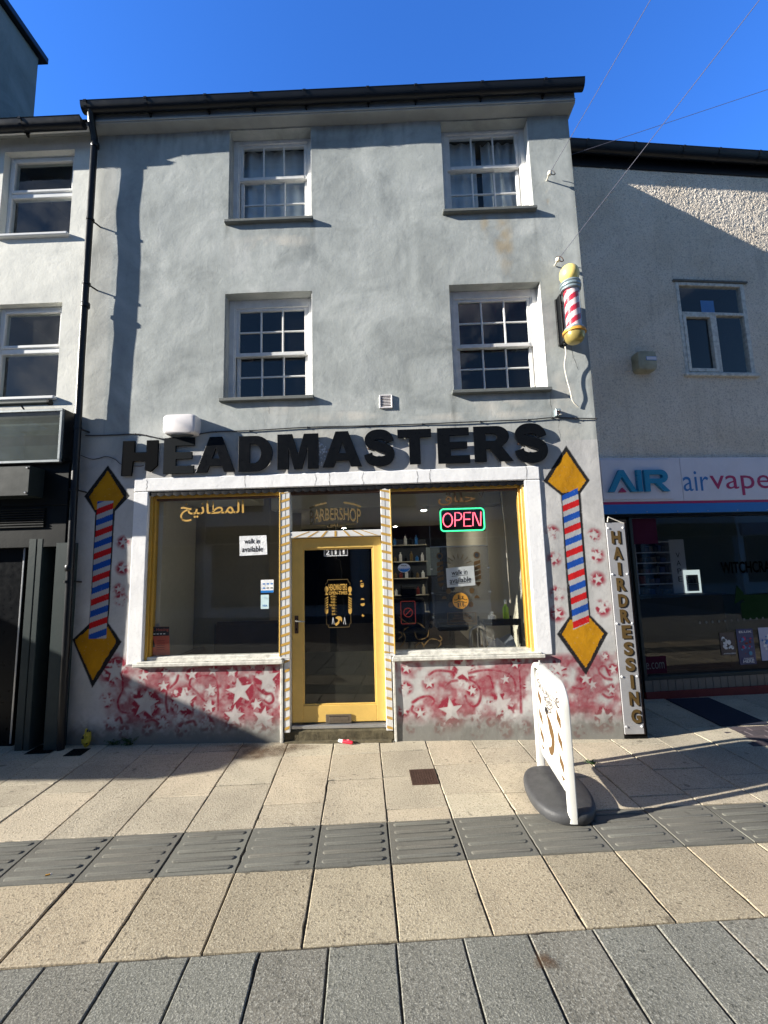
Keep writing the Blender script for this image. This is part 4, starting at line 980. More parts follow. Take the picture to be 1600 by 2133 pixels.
def framed(x, z, w_, h, y, label, mat):
    t = thing("wall_picture", label, "picture", (x, y, z)); m_ = MB(); m_.box(x-w_/2, x+w_/2, y, y+.02, z-h/2, z+h/2, 'black', .004); m_.build("frame", t)
    m_ = MB(); m_.box(x-w_/2+.025, x+w_/2-.025, y-.004, y, z-h/2+.025, z+h/2-.025, mat); m_.build("picture", t)
framed(1.05, 1.7, .5, .8, 6.97, "framed print on the far back wall behind the poster board", 'galv')
m_ = MB(); n = 26; rings = [(1.82, .04, .03), (1.78, .16, .06), (1.60, .19, .08), (1.2, .20, .09), (.85, .24, .10)]; cx, cy = -1.06, 2.9
vs = [(cx+a*math.cos(2*math.pi*k/n)*(1+.10*math.sin(k*2.4)), cy+b*math.sin(2*math.pi*k/n), z) for z, a, b in rings for k in range(n)]
m_.add(vs, [(q*n+k, q*n+(k+1) % n, (q+1)*n+(k+1) % n, (q+1)*n+k) for q in range(len(rings)-1) for k in range(n)]+[tuple(range(n))], 'ink'); tag(m_.build("hung_coat", None, True), "dark coat hanging inside behind the card stickers", "coat")
# --- notices, stickers and signs on or behind the glass
YG = .0625
def sheet(mb, q, y, mat, n=9, wob=.0016):
    """a crumpled sheet from four corners (tl, tr, br, bl)"""
    tl, tr, br, bl = [np.array(p) for p in q]; vs = []
    for j in range(n+1):
        for i in range(n+1):
            a, b = i/n, j/n; p = (tl*(1-a)+tr*a)*(1-b)+(bl*(1-a)+br*a)*b
            vs.append((p[0], y-random.uniform(0, wob), p[1]))
    mb.add(vs, [(j*(n+1)+i, (j+1)*(n+1)+i, (j+1)*(n+1)+i+1, j*(n+1)+i+1) for j in range(n) for i in range(n)], mat)
for q, y, lb, under in (([(498.7, 1117), (555, 1115), (557, 1155), (499.5, 1158)], .058, "white paper walk-in notice without underlining, taped beside the striped door post", False),
                        ([(929, 1184), (987, 1178), (990.6, 1219), (931.6, 1224)], .175, "crooked white paper walk-in notice with underlined words on the hanging board", True)):
    q = [F(*p, y) for p in q]; t = thing("paper_notice", lb, "notice", (q[3][0], y, q[3][1]), "walk-in notices")
    m_ = MB(); sheet(m_, q, y, 'paper'); m_.build("sheet", t, True)
    m_ = MB(); (ax, az), (bx, bz), (cx, cz), (dx, dz) = q; W_ = bx-ax; H_ = az-dz; sl = (bz-az)/W_
    wp = lambda x, z: (x, z+sl*(x-ax))
    put_text(m_, "walk in", ax+W_*.19, ax+W_*.76, dz+H_*.60, dz+H_*.86, y-.0024, 'ink', .014, warp=wp); put_text(m_, "available", ax+W_*.11, ax+W_*.88, dz+H_*.18, dz+H_*.47, y-.0024, 'ink', .014, warp=wp)
    if under:
        for a, b, c in ((.19, .76, .54), (.11, .88, .13)): m_.flat([(ax+W_*a, dz+H_*c+sl*W_*a), (ax+W_*b, dz+H_*c+sl*W_*b), (ax+W_*b, dz+H_*(c+.025)+sl*W_*b), (ax+W_*a, dz+H_*(c+.025)+sl*W_*a)], y-.0024, 'ink')
    m_.build("words", t)
MAT['orange_paper'] = painted("orange_leaflet", lin(188, 84, 60), .6, .2, 12, .03); MAT['acrylic'] = None
def decal(name, label, cat, build, x, y, z, group=None):
    t = thing(name, label, cat, (x, y, z), group); build(t); return t
def leaflet(t):
    y = .066+.012; q = [F(*p, y) for p in ((311, 1306), (352.5, 1305), (354, 1365), (309, 1366))]; m_ = MB(); sheet(m_, q, y, 'orange_paper', 5, .0012); m_.build("sheet", t)
    m_ = MB(); a, b = F(311, 1306.5, y); c, d = F(352.5, 1324, y); m_.flat([(a, d), (c, d), (c, b), (a, b)], y-.0018, 'ink'); put_text(m_, "K.L Heating", a+.008, c-.008, d+.04, b-.012, y-.0026, 'orange_paper', .01)
    for k in range(5): m_.flat([(a+.012+k*.034, d+.016), (a+.034+k*.034, d+.016), (a+.034+k*.034, d+.024), (a+.012+k*.034, d+.024)], y-.0026, 'paper')
    x, z = F(319, 1340, y); m_.flat([(x-.022, z-.04), (x+.022, z-.04), (x+.016, z+.0), (x, z+.045), (x-.016, z)], y-.0026, 'ink')
    for k in range(5): m_.flat([(x+.04, z+.02-k*.022), (x+.12, z+.02-k*.022), (x+.12, z+.025-k*.022), (x+.04, z+.025-k*.022)], y-.0026, 'red_kerb')
    m_.build("print", t)
decal("leaflet", "black and orange leaflet standing in the bottom corner of the left shop window", "leaflet", leaflet, *[F(331, 1366)[0], .07, F(331, 1366)[1]])
def stick1(t):
    m_ = MB(); a, b = F(543.5, 1208, YG); c, d = F(570, 1233, YG); m_.box(a, c, YG-.0012, YG, d, b, 'paper'); m_.box(a, c, YG-.0018, YG-.0011, d-.006, d+.018, 'blue_band'); m_.build("sheet", t)
    m_ = MB()
    for i in range(3):
        for j in range(2): m_.box(a+.02+i*.04, a+.045+i*.04, YG-.0022, YG-.0015, d+.035+j*.042, d+.048+j*.042, random.choice(['sill', 'iron', 'blue_band']))
    m_.build("print", t)
decal("card_sticker", "small cream and blue sticker on the glass below the plain walk-in notice", "sticker", stick1, *[F(556, 1220)[0], YG, F(556, 1220)[1]])
def stick2(t):
    m_ = MB(); a, b = F(543.5, 1239, YG); c, d = F(560, 1268, YG); m_.box(a, c, YG-.0012, YG, d, b, MAT.setdefault('pale_blue', plain("pale_blue_paper", lin(196, 222, 226), .5)), 0); m_.build("sheet", t)
    m_ = MB(); put_text(m_, "VISA", a+.016, c-.016, d+.022, d+.042, YG-.0025, 'blue_band', .02); m_.lathe([(.009, 0), (.009, .001)], 'blue_text', ((a+c)/2, YG-.002, b-.03), 10)
    m_.build("print", t)
decal("payment_sticker", "narrow pale blue upright payment sticker on the glass beside the striped door post", "sticker", stick2, *[F(552, 1253)[0], YG, F(552, 1253)[1]])
def ell(cx, cz, rx, rz, a0=0, a1=360, n=28): return [(cx+rx*math.cos(R(a)), cz+rz*math.sin(R(a))) for a in np.linspace(a0, a1, n+1)[:(-1 if a1-a0 >= 360 else None)]]
def stick3(t):
    x, z = F(841.8, 1183, YG); m_ = MB(); m_.flat(ell(x, z, .064, .046), YG, 'paper'); m_.flat(ell(x, z, .059, .042, 180, 360), YG-.001, 'blue_band'); m_.build("sheet", t)
    m_ = MB(); put_text(m_, "HALAL", x-.03, x+.03, z+.017, z+.032, YG-.002, 'ink', .02); put_text(m_, "BARBER", x-.05, x+.05, z-.012, z+.012, YG-.002, 'sign_panel', .02); m_.build("print", t)
decal("oval_sticker", "oval white and blue sticker on the glass beside the door", "sticker", stick3, *[F(841, 1183)[0], YG, F(841, 1183)[1]])
MAT['red_line'] = plain("red_vinyl", lin(200, 70, 56), .5)
def stick4(t):
    m_ = MB(); a, b = F(834.6, 1253, YG); c, d = F(866, 1299, YG); r_ = .012
    P = ell(c-r_, b-r_, r_, r_, 0, 90, 4)+ell(a+r_, b-r_, r_, r_, 90, 180, 4)+ell(a+r_, d+r_, r_, r_, 180, 270, 4)+ell(c-r_, d+r_, r_, r_, 270, 360, 4); P.append(P[0])
    for p, q in zip(P[:-1], P[1:]): m_.flat(stroke([p, q], .006), YG, 'red_line')
    x, z = (a+c)/2, (b+d)/2; C_ = ell(x, z, .044, .044, 0, 359.9, 28)
    for p, q in zip(C_[:-1], C_[1:]): m_.flat(stroke([p, q], .009), YG, 'red_line')
    m_.flat(stroke([(x-.03, z-.03), (x+.03, z+.03)], .009), YG, 'red_line')
    m_.build("print", t)
decal("prohibition_sticker", "red outlined sticker with a barred circle low on the glass beside the door", "sticker", stick4, *[F(850, 1276)[0], YG, F(850, 1276)[1]])
m_ = MB(); a, b = F(376, 1045, YG); c, d = F(508, 1083, YG); put_text(m_, "\ufea6\ufef4\ufee7\ufe8e\ufec4\ufee4\ufedf\ufe8d", a, c, d, b, YG, 'gold', .01); o = m_.build("lettering"); o.parent = SWL
m_ = MB(); a, b = F(912, 1025, YG); c, d = F(990, 1051, YG); put_text(m_, "\ufed5\ufe8e\ufee0\ufea3", a, c, d, b, YG, 'bronze', .012); m_.flat(stroke([F(998, 1027, YG), F(1003, 1036, YG), F(1007, 1024, YG)], .007), YG, 'bronze'); o = m_.build("lettering"); o.parent = SWR
m_ = MB(); FQ = lambda px, py: F(800+px/4.706, 1000+py/4.706, YG)     # scrolled gold ornament low on the glass
for q in ([(140, 1330), (230, 1400), (330, 1400), (400, 1450)], [(150, 1650), (210, 1560), (190, 1480), (240, 1440)], [(300, 1480), (330, 1560), (420, 1540), (440, 1470)], [(380, 1640), (450, 1560), (530, 1570), (560, 1600), (530, 1640)], [(300, 1640), (360, 1590), (400, 1640)], [(140, 1480), (180, 1520), (140, 1560)], [(540, 1520), (570, 1560), (540, 1580)]):
    P = smooth_path(q, 5)
    for i, (p, s) in enumerate(zip(P[:-1], P[1:])): m_.flat(stroke([FQ(*p), FQ(*s)], .003+.010*abs(math.sin(i*.7))), YG, 'old_gold')
o = m_.build("ornament"); o.parent = SWR
# clear hanging poster board
am = NT("clear_acrylic"); am.t.nodes.remove(am.b); tr = am.n("ShaderNodeBsdfTransparent"); df = am.n("ShaderNodeBsdfDiffuse"); df.inputs[0].default_value = lin(96, 100, 104); mx = am.n("ShaderNodeMixShader"); mx.inputs[0].default_value = .30
am.l(tr.outputs[0], mx.inputs[1]); am.l(df.outputs[0], mx.inputs[2]); am.l(mx.outputs[0], am.out.inputs[0]); MAT['acrylic'] = am.m
YB_ = .19
q = [F(*p, YB_) for p in ((894, 1141), (1014, 1136), (1026, 1303), (903, 1307))]; bx0, bx1, bz0, bz1 = q[0][0]+.01, q[1][0]+.01, (q[2][1]+q[3][1])/2, (q[0][1]+q[1][1])/2
BRD = thing("poster_board", "clear hanging board with faint gold barber pole drawings behind the neon window", "poster board", (bx0, YB_, bz0))
m_ = MB(); m_.box(bx0, bx1, YB_, YB_+.006, bz0, bz1, 'acrylic'); m_.build("panel", BRD)
m_ = MB(); m_.box(bx0, bx1, YB_-.006, YB_+.01, bz1, bz1+.008, 'alu'); m_.build("top_rail", BRD)
for x in (bx0+.004, bx1-.004):
    m_ = MB(); m_.tube([(x, YB_+.003, bz1), (x, YB_+.003, 2.6)], .0018, 'alu', 5)
    for k in range(3): m_.box(x-.012, x+.012, YB_-.004, YB_+.008, bz0+.09+k*.25, bz0+.105+k*.25, 'alu')
    m_.build("hanging_wire", BRD)
m_ = MB(); bw, bh = bx1-bx0, bz1-bz0; y = YB_-.003
for f0 in (.16, .80):
    x = bx0+bw*f0; m_.flat(ell(x, bz0+bh*.885, .034, .036), y, 'bronze'); m_.flat(ell(x, bz0+bh*.885, .020, .022), y-.001, 'dark_room')
    for k in range(4): z = bz0+bh*(.56+k*.065); m_.flat([(x-.034, z), (x+.034, z+.02), (x+.034, z+.06), (x-.034, z+.04)], y, 'bronze')
    m_.flat([(x-.035, bz0+bh*.545), (x+.035, bz0+bh*.545), (x, bz0+bh*.49)], y, 'bronze')
for s in (-1, 1):
    for (u, v) in ((.20, .44), (.28, .345), (.17, .27)): m_.flat(ell(bx0+bw*(.485+s*u), bz0+bh*v, .026, .030, 0 if v != .345 else 0, 360 if v != .345 else 180, 14), y, 'bronze')
for a, b in (((.25, .17), (.73, .17)), ((.25, .03), (.73, .03)), ((.25, .03), (.25, .17)), ((.73, .03), (.73, .17))): m_.flat(stroke([(bx0+bw*a[0], bz0+bh*a[1]), (bx0+bw*b[0], bz0+bh*b[1])], .005), y, 'bronze')
for k, s_ in enumerate(("NO CARD", "ALLOWED", "SMOKING INSIDE")): wd = .15+.05*k; put_text(m_, s_, bx0+bw*.49-bw*wd*.8, bx0+bw*.49+bw*wd*.8, bz0+bh*(.125-.035*k), bz0+bh*(.148-.035*k), y, 'bronze', .01)
for k in range(7):
    a = R(25+k*22); m_.flat(stroke([(bx0+bw*.48+.09*math.cos(a), bz0+bh*.74+.09*math.sin(a)), (bx0+bw*.48+.15*math.cos(a), bz0+bh*.74+.14*math.sin(a))], .006), y, 'bronze')
m_.build("drawing", BRD)
MAT['orange_disc'] = plain("orange_vinyl", lin(250, 176, 66), .5)
t = thing("round_sticker", "round orange sticker with black barber tools below the crooked notice", "sticker", (F(960, 1252, YB_)[0], YB_, F(960, 1252, YB_)[1]))
x, z = F(959.7, 1251.6, YB_-.02); r_ = .083; y = YB_-.012
m_ = MB(); m_.flat(ell(x, z, r_, r_), y, 'orange_disc'); m_.build("sheet", t)
m_ = MB(); y -= .002
for q in ([(-.02, .02), (-.02, .06)], [(-.005, .02), (-.005, .058)], [(.014, .02), (.03, .05)], [(.03, .02), (.014, .05)], [(-.026, -.02), (-.026, -.066)], [(-.004, -.02), (-.004, -.05)], [(.014, -.012), (.03, -.045)], [(.034, -.012), (.016, -.045)]):
    m_.flat(stroke([(x+a, z+b) for a, b in q], .011 if q[0][0] < -.01 else .006), y, 'ink')
for s in (.015, -.012): m_.flat(stroke([(x+u, z+s+.006*math.sin(abs(u)*90)) for u in np.linspace(-.068, .068, 20)], .006), y, 'ink')
for cx in (.02, .042): C_ = ell(x+cx, z-.056, .010, .010, 0, 359, 12); [m_.flat(stroke([p, q_], .004), y, 'ink') for p, q_ in zip(C_[:-1], C_[1:])]
m_.build("print", t)
# neon sign
YN = .135
t = thing("neon_sign", "lit neon sign with red letters inside a green rounded border", "neon sign", (F(963, 1082, YN)[0], YN, F(963, 1105, YN)[1]))
a, b = F(917, 1061, YN); c, d = F(1010, 1104, YN); r_ = .035; sl = .010
m_ = MB(); m_.box(a-.01, c+.01, YN+.016, YN+.022, d-.008, b+.008, 'black', .002); m_.build("backing", t)
P = ell(c-r_, b-r_, r_, r_, 0, 90, 6)+ell(a+r_, b-r_, r_, r_, 90, 180, 6)+ell(a+r_, d+r_, r_, r_, 180, 270, 6)+ell(c-r_, d+r_, r_, r_, 270, 360, 6)
m_ = MB(); m_.tube([(p, YN, q) for p, q in P+[P[0], P[1]]], .0075, 'neon_green', 8); m_.build("border_tube", t, True)
NQ = lambda px, py: F(800+px/4.706, 1000+py/4.706, YN)
m_ = MB()
for q in (ell(0, 0, 1, 1, 0, 360, 22)+[(1, 0), (.96, .28)],):
    m_.tube([(NQ(625+46*u, 392+66*v)[0], YN, NQ(625+46*u, 392+66*v)[1]) for u, v in q], .0058, 'neon_red', 8)
for q in ([(697, 455), (697, 320), (735, 320), (758, 335), (762, 358), (755, 380), (735, 393), (700, 394)], [(852, 318), (785, 320), (785, 452), (857, 450)], [(785, 385), (845, 384)], [(873, 450), (873, 318), (885, 316), (935, 445), (948, 448), (950, 310)]):
    m_.tube([(NQ(*p)[0], YN, NQ(*p)[1]) for p in q], .0058, 'neon_red', 8)
m_.build("letter_tube", t, True)
m_ = MB()
for px in (630, 885): p, s = NQ(px, 278), NQ(px+25, 220); m_.tube([(p[0], YN+.01, p[1]), (s[0], YN+.02, s[1]), ((p[0]+s[0])/2, YN+.05, 2.62)], .0016, 'alu', 5)
m_.build("hanging_wire", t)

# ================================================================== RAISED LETTERS
SIGN = thing("shop_sign", "row of large black raised letters fixed over the white window surround", "sign", (-.5, -.03, 2.7))
def L_H(broken=False):
    t = .33
    if not broken: return [[(0, 0), (t, 0), (t, .38), (1-t, .38), (1-t, 0), (1, 0), (1, 1), (1-t, 1), (1-t, .64), (t, .64), (t, 1), (0, 1)]]
    return [[(-.02, 0), (.27, 0), (.30, .41), (.66, .41), (.66, .14), (.80, .09), (1, .27), (1, 1), (.68, 1), (.68, .66), (.33, .66), (.33, 1), (.0, 1)]]
def L_E(): return [[(0, 0), (1, 0), (1, .21), (.40, .21), (.40, .41), (.93, .41), (.93, .60), (.38, .60), (.38, .79), (1, .79), (1, 1), (0, 1)]]
def L_A(): return [[(0, 0), (.34, 1), (.66, 1), (1, 0), (.73, 0), (.67, .18), (.345, .18), (.285, 0)], [(.41, .38), (.605, .38), (.51, .70)]]
def arc(cx, cy, rx, ry, a0, a1, n=10): return [(cx+rx*math.cos(R(a)), cy+ry*math.sin(R(a))) for a in np.linspace(a0, a1, n)]
def L_D(): return [[(0, 0)]+arc(.50, .5, .50, .5, -90, 90, 16)+[(0, 1)], [(.33, .22)]+arc(.45, .5, .22, .28, -90, 90, 12)+[(.33, .78)]]
def L_M(): return [[(0, 0), (.27, 0), (.27, .62), (.41, 0), (.60, 0), (.74, .62), (.74, 0), (1, 0), (1, 1), (.65, 1), (.505, .40), (.36, 1), (0, 1)]]
def L_T(): return [[(.34, 0), (.66, 0), (.66, .77), (1, .77), (1, 1), (0, 1), (0, .77), (.34, .77)]]
def L_R(): return [[(0, 0), (.31, 0), (.31, .36), (.42, .36), (.66, 0), (1.02, 0), (.73, .42)]+arc(.60, .71, .34, .29, -45, 90, 12)+[(0, 1)], [(.31, .58)]+arc(.52, .685, .11, .105, -90, 90, 8)+[(.31, .79)]]
def L_S():
    c = smooth_path([(.845, .66), (.81, .76), (.70, .845), (.52, .875), (.33, .855), (.20, .775), (.19, .67), (.30, .585), (.50, .53), (.70, .475), (.835, .40), (.855, .275), (.76, .165), (.56, .122), (.36, .135), (.20, .21), (.15, .335)], 4)
    return [[(x, z) for x, z in stroke(c, .265)]]
YL = -.041
LET = [("H", 255, 328, 918, 990), ("E", 341, 404, 913, 986), ("A", 409, 489, 910, 983), ("D", 497, 567, 908, 981), ("M", 578, 663, 904, 976.5), ("A", 672, 753, 898.5, 972),
       ("S", 757, 822, 895, 970), ("T", 829, 899, 894, 966.5), ("E", 912, 978, 891, 964.5), ("R", 988, 1066, 887.5, 961), ("S", 1071, 1141, 882, 963)]
for i, (ch, pa, pb, pt, pbm) in enumerate(LET):
    pm = (pa+pb)/2; x0 = F(pa, (pt+pbm)/2, YL)[0]; x1 = F(pb, (pt+pbm)/2, YL)[0]; z1 = F(pm, pt, YL)[1]; z0 = F(pm, pbm, YL)[1]
    polys = {"H": lambda: L_H(True), "E": L_E, "A": L_A, "D": L_D, "M": L_M, "T": L_T, "R": L_R, "S": L_S}[ch]()
    me = curve_me([[(x0+(x1-x0)*u, z0+(z1-z0)*v) for u, v in p] for p in polys], .009, .0015)
    mb = MB(); mb.mesh(me, 'black_worn' if i == 0 else ('black_soft' if i == 1 else 'black'), lambda p: (p.x, YL+.009-p.z, p.y))
    for u, v in ((.15, .5), (.8, .5)) if ch != "T" else ((.5, .2), (.5, .8)): x, z = x0+(x1-x0)*u, z0+(z1-z0)*v; mb.tube([(x, -.019, z), (x, .01, z)], .008, 'iron', 6)
    o = mb.build("letter", SIGN)
    if i == 0: o["label"] = "first letter, torn and peeling with a broken leg"
# crumpled residue between letters
mb = MB(); 
for k in range(34):
    px, py = random.uniform(662, 682), random.uniform(922, 970); x, z = F(px, py); r_ = random.uniform(.006, .018)
    a = random.uniform(0, 6.28); mb.add([(x+r_*math.cos(a+t_*2.1), -.012-random.uniform(0, .012), z+r_*math.sin(a+t_*2.1)) for t_ in range(3)], [(0, 1, 2)], 'paper')
mb.build("glue_residue", SIGN)

# ================================================================== THINGS ON THE WALL
def alarm(name, label, cat, x0, x1, z0, z1, d, mat):
    t = thing(name, label, cat, ((x0+x1)/2, 0, z0)); m_ = MB(); w_, h = x1-x0, z1-z0; cx, cz = (x0+x1)/2, (z0+z1)/2
    P = []
    for k in range(40):
        a = 2*math.pi*k/40; c, s = math.cos(a), math.sin(a); e = .32; P.append((w_/2*math.copysign(abs(c)**e, c), h/2*math.copysign(abs(s)**e, s)))
    rings = [(1, .0), (1, -d*.55), (.985, -d*.8), (.95, -d*.94), (.86, -d)]
    vs = [(cx+u*s, y, cz+v*s) for s, y in rings for u, v in P]; n = 40
    m_.add(vs, [(q*n+i, q*n+(i+1) % n, (q+1)*n+(i+1) % n, (q+1)*n+i) for q in range(4) for i in range(n)]+[tuple(range(4*n, 5*n))], mat); m_.build("housing", t, True); return t
x0, z1 = F(344, 866, -.08); x1, z0 = F(411, 905, -.08)
t = alarm("alarm_box", "white rounded security light box above the second letter", "alarm box", x0, x1, z0, z1, .13, 'alarm_white')
m_ = MB(); m_.lathe([(.001, -.004), (.125, -.002), (.13, .006)], MAT.setdefault('lens', plain("grey_lens", lin(110, 116, 122), .15)), ((x0+x1)/2, -.066, z0-.002), 28, 1, .42); m_.build("lens", t, True)
x0, z1 = F(790, 824); x1, z0 = F(818, 851)
t = thing("air_vent", "small square plastic louvred vent between the two first floor windows", "vent", ((x0+x1)/2, 0, z0)); m_ = MB()
m_.box(x0, x1, -.022, .01, z0, z0+.014, 'alarm_white', .003); m_.box(x0, x1, -.022, .01, z1-.014, z1, 'alarm_white', .003); m_.box(x0, x0+.014, -.0225, .01, z0, z1, 'alarm_white', .003); m_.box(x1-.014, x1, -.0225, .01, z0, z1, 'alarm_white', .003); m_.build("frame", t)
m_ = MB(); m_.box(x0+.01, x1-.01, -.004, .012, z0+.01, z1-.01, 'iron')
for k in range(7): z = z0+.018+k*(z1-z0-.03)/7; m_.add([(x0+.013, -.018, z), (x1-.013, -.018, z), (x1-.013, -.004, z+.014), (x0+.013, -.004, z+.014), (x0+.013, -.015, z-.002), (x1-.013, -.015, z-.002)], [(0, 1, 2, 3), (4, 5, 1, 0)], 'alarm_white')
m_.build("louvre", t)
x0, z1 = F(1155, 853, -.02); x1, z0 = F(1167, 867, -.02)
t = thing("junction_box", "small open grey junction box on the cable above the last letter", "junction box", ((x0+x1)/2, 0, z0)); m_ = MB()
m_.box(x0, x1, -.05, .004, z0, z1, 'galv', .004); m_.build("case", t); m_ = MB()
for k in range(6): m_.box(x0+.008+random.uniform(0, .035), x0+.02+random.uniform(.01, .035), -.056, -.049, z0+.006+k*.009, z0+.013+k*.009, random.choice(['cable_white', 'iron', 'black']))
m_.build("terminal", t)
def cable(name, label, pts, r_, mat, cat="cable", k=5, n=6):
    m_ = MB(); m_.tube(smooth_path(pts, k), r_, mat, n); return tag(m_.build(name, None, True), label, cat)
P = [F(x, y, -.012) for x, y in ((178, 907), (205, 907), (235, 906), (282, 904), (305, 907), (332, 913), (345, 914), (362, 911), (385, 910), (415, 904), (450, 899), (520, 897), (640, 890), (760, 887), (880, 883), (1000, 878), (1100, 874), (1150, 870), (1200, 871), (1243, 872))]
m_ = MB(); m_.tube(smooth_path([(x, -.012, z) for x, z in P], 4), .0058, 'cable_dark', 6); CAB = m_.build("wall_cable", None, True); tag(CAB, "thin dark cable clipped along the wall just over the raised letters", "cable")
for x, z in P[3::1]: m_ = MB(); m_.box(x-.006, x+.006, -.020, .0, z-.007, z+.007, 'cable_dark', .002); m_.build("cable_clip", CAB)
cable("loose_cable", "loose dark wire curling across the shaded wall to the torn letter", [(*F(px, py, -.01)[:1], -.012, F(px, py, -.01)[1]) for px, py in ((160, 915), (157, 930), (163, 945), (190, 956), (205, 955), (222, 951), (240, 957), (255, 968), (290, 971), (300, 969))], .0035, 'cable_dark')
# 3D barber pole
bx, by = F(1192, 640, -.20)[0], -.20
zt = lambda py, y=by: F(1190, py, y)[1]
POLE = thing("barber_pole", "wall mounted red and white striped barber pole with a yellow globe on top", "barber pole", (bx, 0, zt(716)))
m_ = MB(); x, z1 = F(1164, 618, -.06); z0 = F(1176, 716, -.06)[1]; m_.box(x-.025, x+.045, -.022, .0, z0, z1, 'black', .004); m_.box(x-.012, x+.008, -.11, -.02, z0, z1, 'black', .003)
m_.tube([(x, -.09, zt(626)), (bx-.03, by, zt(618))], .012, 'black', 8); m_.tube([(x, -.09, zt(708)), (bx, by, zt(706))], .014, 'black', 8); m_.build("bracket", POLE)
r_ = .078
m_ = MB(); g0, g1 = zt(590), zt(552); gr = (g1-g0)/2*1.06; m_.lathe([(max(.002, .098*math.cos(R(a))), gr*math.sin(R(a))) for a in range(-80, 91, 10)], 'globe', (bx, by, g0+gr*.88), 28); m_.build("globe", POLE, True)
m_ = MB(); zc = zt(600); m_.lathe([(.07, .07), (.098, .066), (.102, .05), (.094, .042), (.104, .03), (.104, .012), (.092, .004), (.098, -.006), (.098, -.02), (.085, -.024)], 'galv', (bx, by, zc-.012), 32); m_.build("collar", POLE, True)
zs0, zs1 = zt(688), zt(603)
m_ = MB(); n = 56; h = zs1-zs0; rows = 60; vs = [(bx+.071*math.cos(2*math.pi*k/n), by+.071*math.sin(2*math.pi*k/n), zs0+h*j/rows) for j in range(rows+1) for k in range(n)]
for j in range(rows):
    for k in range(n): pass
m_.v = vs; ia, ib = m_.m('red_stripe'), m_.m('pink_white')
for j in range(rows):
    for k in range(n):
        ph = (j/rows*3.6-k/n*2.0) % 1.0; m_.f.append([j*n+k, j*n+(k+1) % n, (j+1)*n+(k+1) % n, (j+1)*n+k]); m_.mi.append(ia if ph < .48 else ib)
m_.build("striped_cylinder", POLE, True)
m_ = MB(); m_.lathe([(.086, 0), (.086, h)], 'glass', (bx, by, zs0), 32); m_.f = m_.f[:-2]; m_.mi = m_.mi[:-2]; m_.build("glass_tube", POLE, True)
m_ = MB(); zb = zt(690); m_.lathe([(.085, .03), (.095, .026), (.095, .01), (.085, .0)], 'galv', (bx, by, zb), 32); m_.lathe([(.10, .004), (.112, -.004), (.114, -.03), (.10, -.036)], 'ochre', (bx, by, zb), 32); m_.build("lower_rim", POLE, True)
m_ = MB(); m_.lathe([(.100*math.cos(R(a))**.6, -.098*math.sin(R(a))) for a in range(0, 90, 9)]+[(.004, -.098)], 'bowl', (bx, by, zb-.034), 32); m_.build("bowl", POLE, True)
pts = [(1176, 716), (1179, 735), (1176, 760), (1180, 785), (1188, 815), (1193, 835), (1205, 848)]; off = [-.07, -.075, -.06, -.05, -.045, -.03, -.01]
m_ = MB(); m_.tube(smooth_path([(F(px, py, o)[0], o, F(px, py, o)[1]) for (px, py), o in zip(pts, off)], 5), .0065, 'cable_white', 7); tag(m_.build("power_flex", None, True), "white power flex hanging down below the barber pole", "cable")
# hooks and overhead wires
HK = []
for (px, py), lb in (((1143, 366), "white wire hook on the wall beside the top floor window"), ((1160, 545), "rusty wire hook on the wall just above the barber pole")):
    x, z = F(px, py, -.06); t = thing("wire_hook", lb, "hook", (x, 0, z)); m_ = MB()
    m_.tube([(x, .0, z), (x, -.09, z)], .009, 'cable_white', 8); m_.lathe([(.018, -.02), (.024, -.01), (.024, .01), (.018, .02)], 'cable_white', (x, -.09, z), 12); m_.build("insulator", t, True)
    m_ = MB(); m_.tube(smooth_path([(x, -.09, z), (x+.03, -.10, z-.03), (x+.06, -.09, z-.01), (x+.04, -.07, z+.05), (x+.0, -.05, z+.06)], 4), .005, 'iron' if py > 500 else 'cable_dark', 6); m_.build("hook_wire", t, True); HK.append((x, -.09, z))
def wire(a, px, py, y, label, sag=.0):
    d = ray(px, py); t_ = (y-EYE[1])/d[1]; b = EYE+t_*d; a = np.array(a); e = a+(b-a)*5.0; n = 24
    pts = [tuple(a+(e-a)*k/n-np.array([0, 0, sag*math.sin(math.pi*k/n)])) for k in range(n+1)]
    m_ = MB(); m_.tube(pts, .0030, 'wire', 5); tag(m_.build("overhead_wire", None, True), label, "wire", "overhead wires")
wire(HK[0], 1355, 0, -1.25, "overhead wire rising from the hook beside the top floor window"); wire(HK[1], 1582, 0, -1.75, "overhead wire rising from the hook above the barber pole, crossing the pebbledashed wall")
# upright letter board
VS = thing("letter_board", "tall narrow silver board with gold letters reading down the corner of the wall", "sign", (2.28, -.02, .0))
bx0, bx1, bz0, bz1 = 2.165, 2.350, .03, 2.055
m_ = MB(); m_.box(bx0, bx1, -.024, -.012, bz0, bz1, MAT.setdefault('silver', painted("silver_sheet", lin(176, 176, 178), .4, .45, 6, .01, .25, dark=.6)), .003); m_.build("panel", VS)
m_ = MB(); m_.box(bx0+.01, bx1+.02, -.0118, .02, bz0-.01, bz1, 'iron', .003); m_.build("backing", VS)
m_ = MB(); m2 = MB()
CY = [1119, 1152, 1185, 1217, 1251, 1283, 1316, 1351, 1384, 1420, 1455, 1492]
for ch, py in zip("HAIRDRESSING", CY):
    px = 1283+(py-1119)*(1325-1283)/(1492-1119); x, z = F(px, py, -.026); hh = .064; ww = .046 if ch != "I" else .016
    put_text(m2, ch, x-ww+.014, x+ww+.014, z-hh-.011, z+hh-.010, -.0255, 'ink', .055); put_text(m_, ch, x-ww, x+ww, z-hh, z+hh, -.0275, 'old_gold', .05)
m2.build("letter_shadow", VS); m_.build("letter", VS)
m_ = MB()
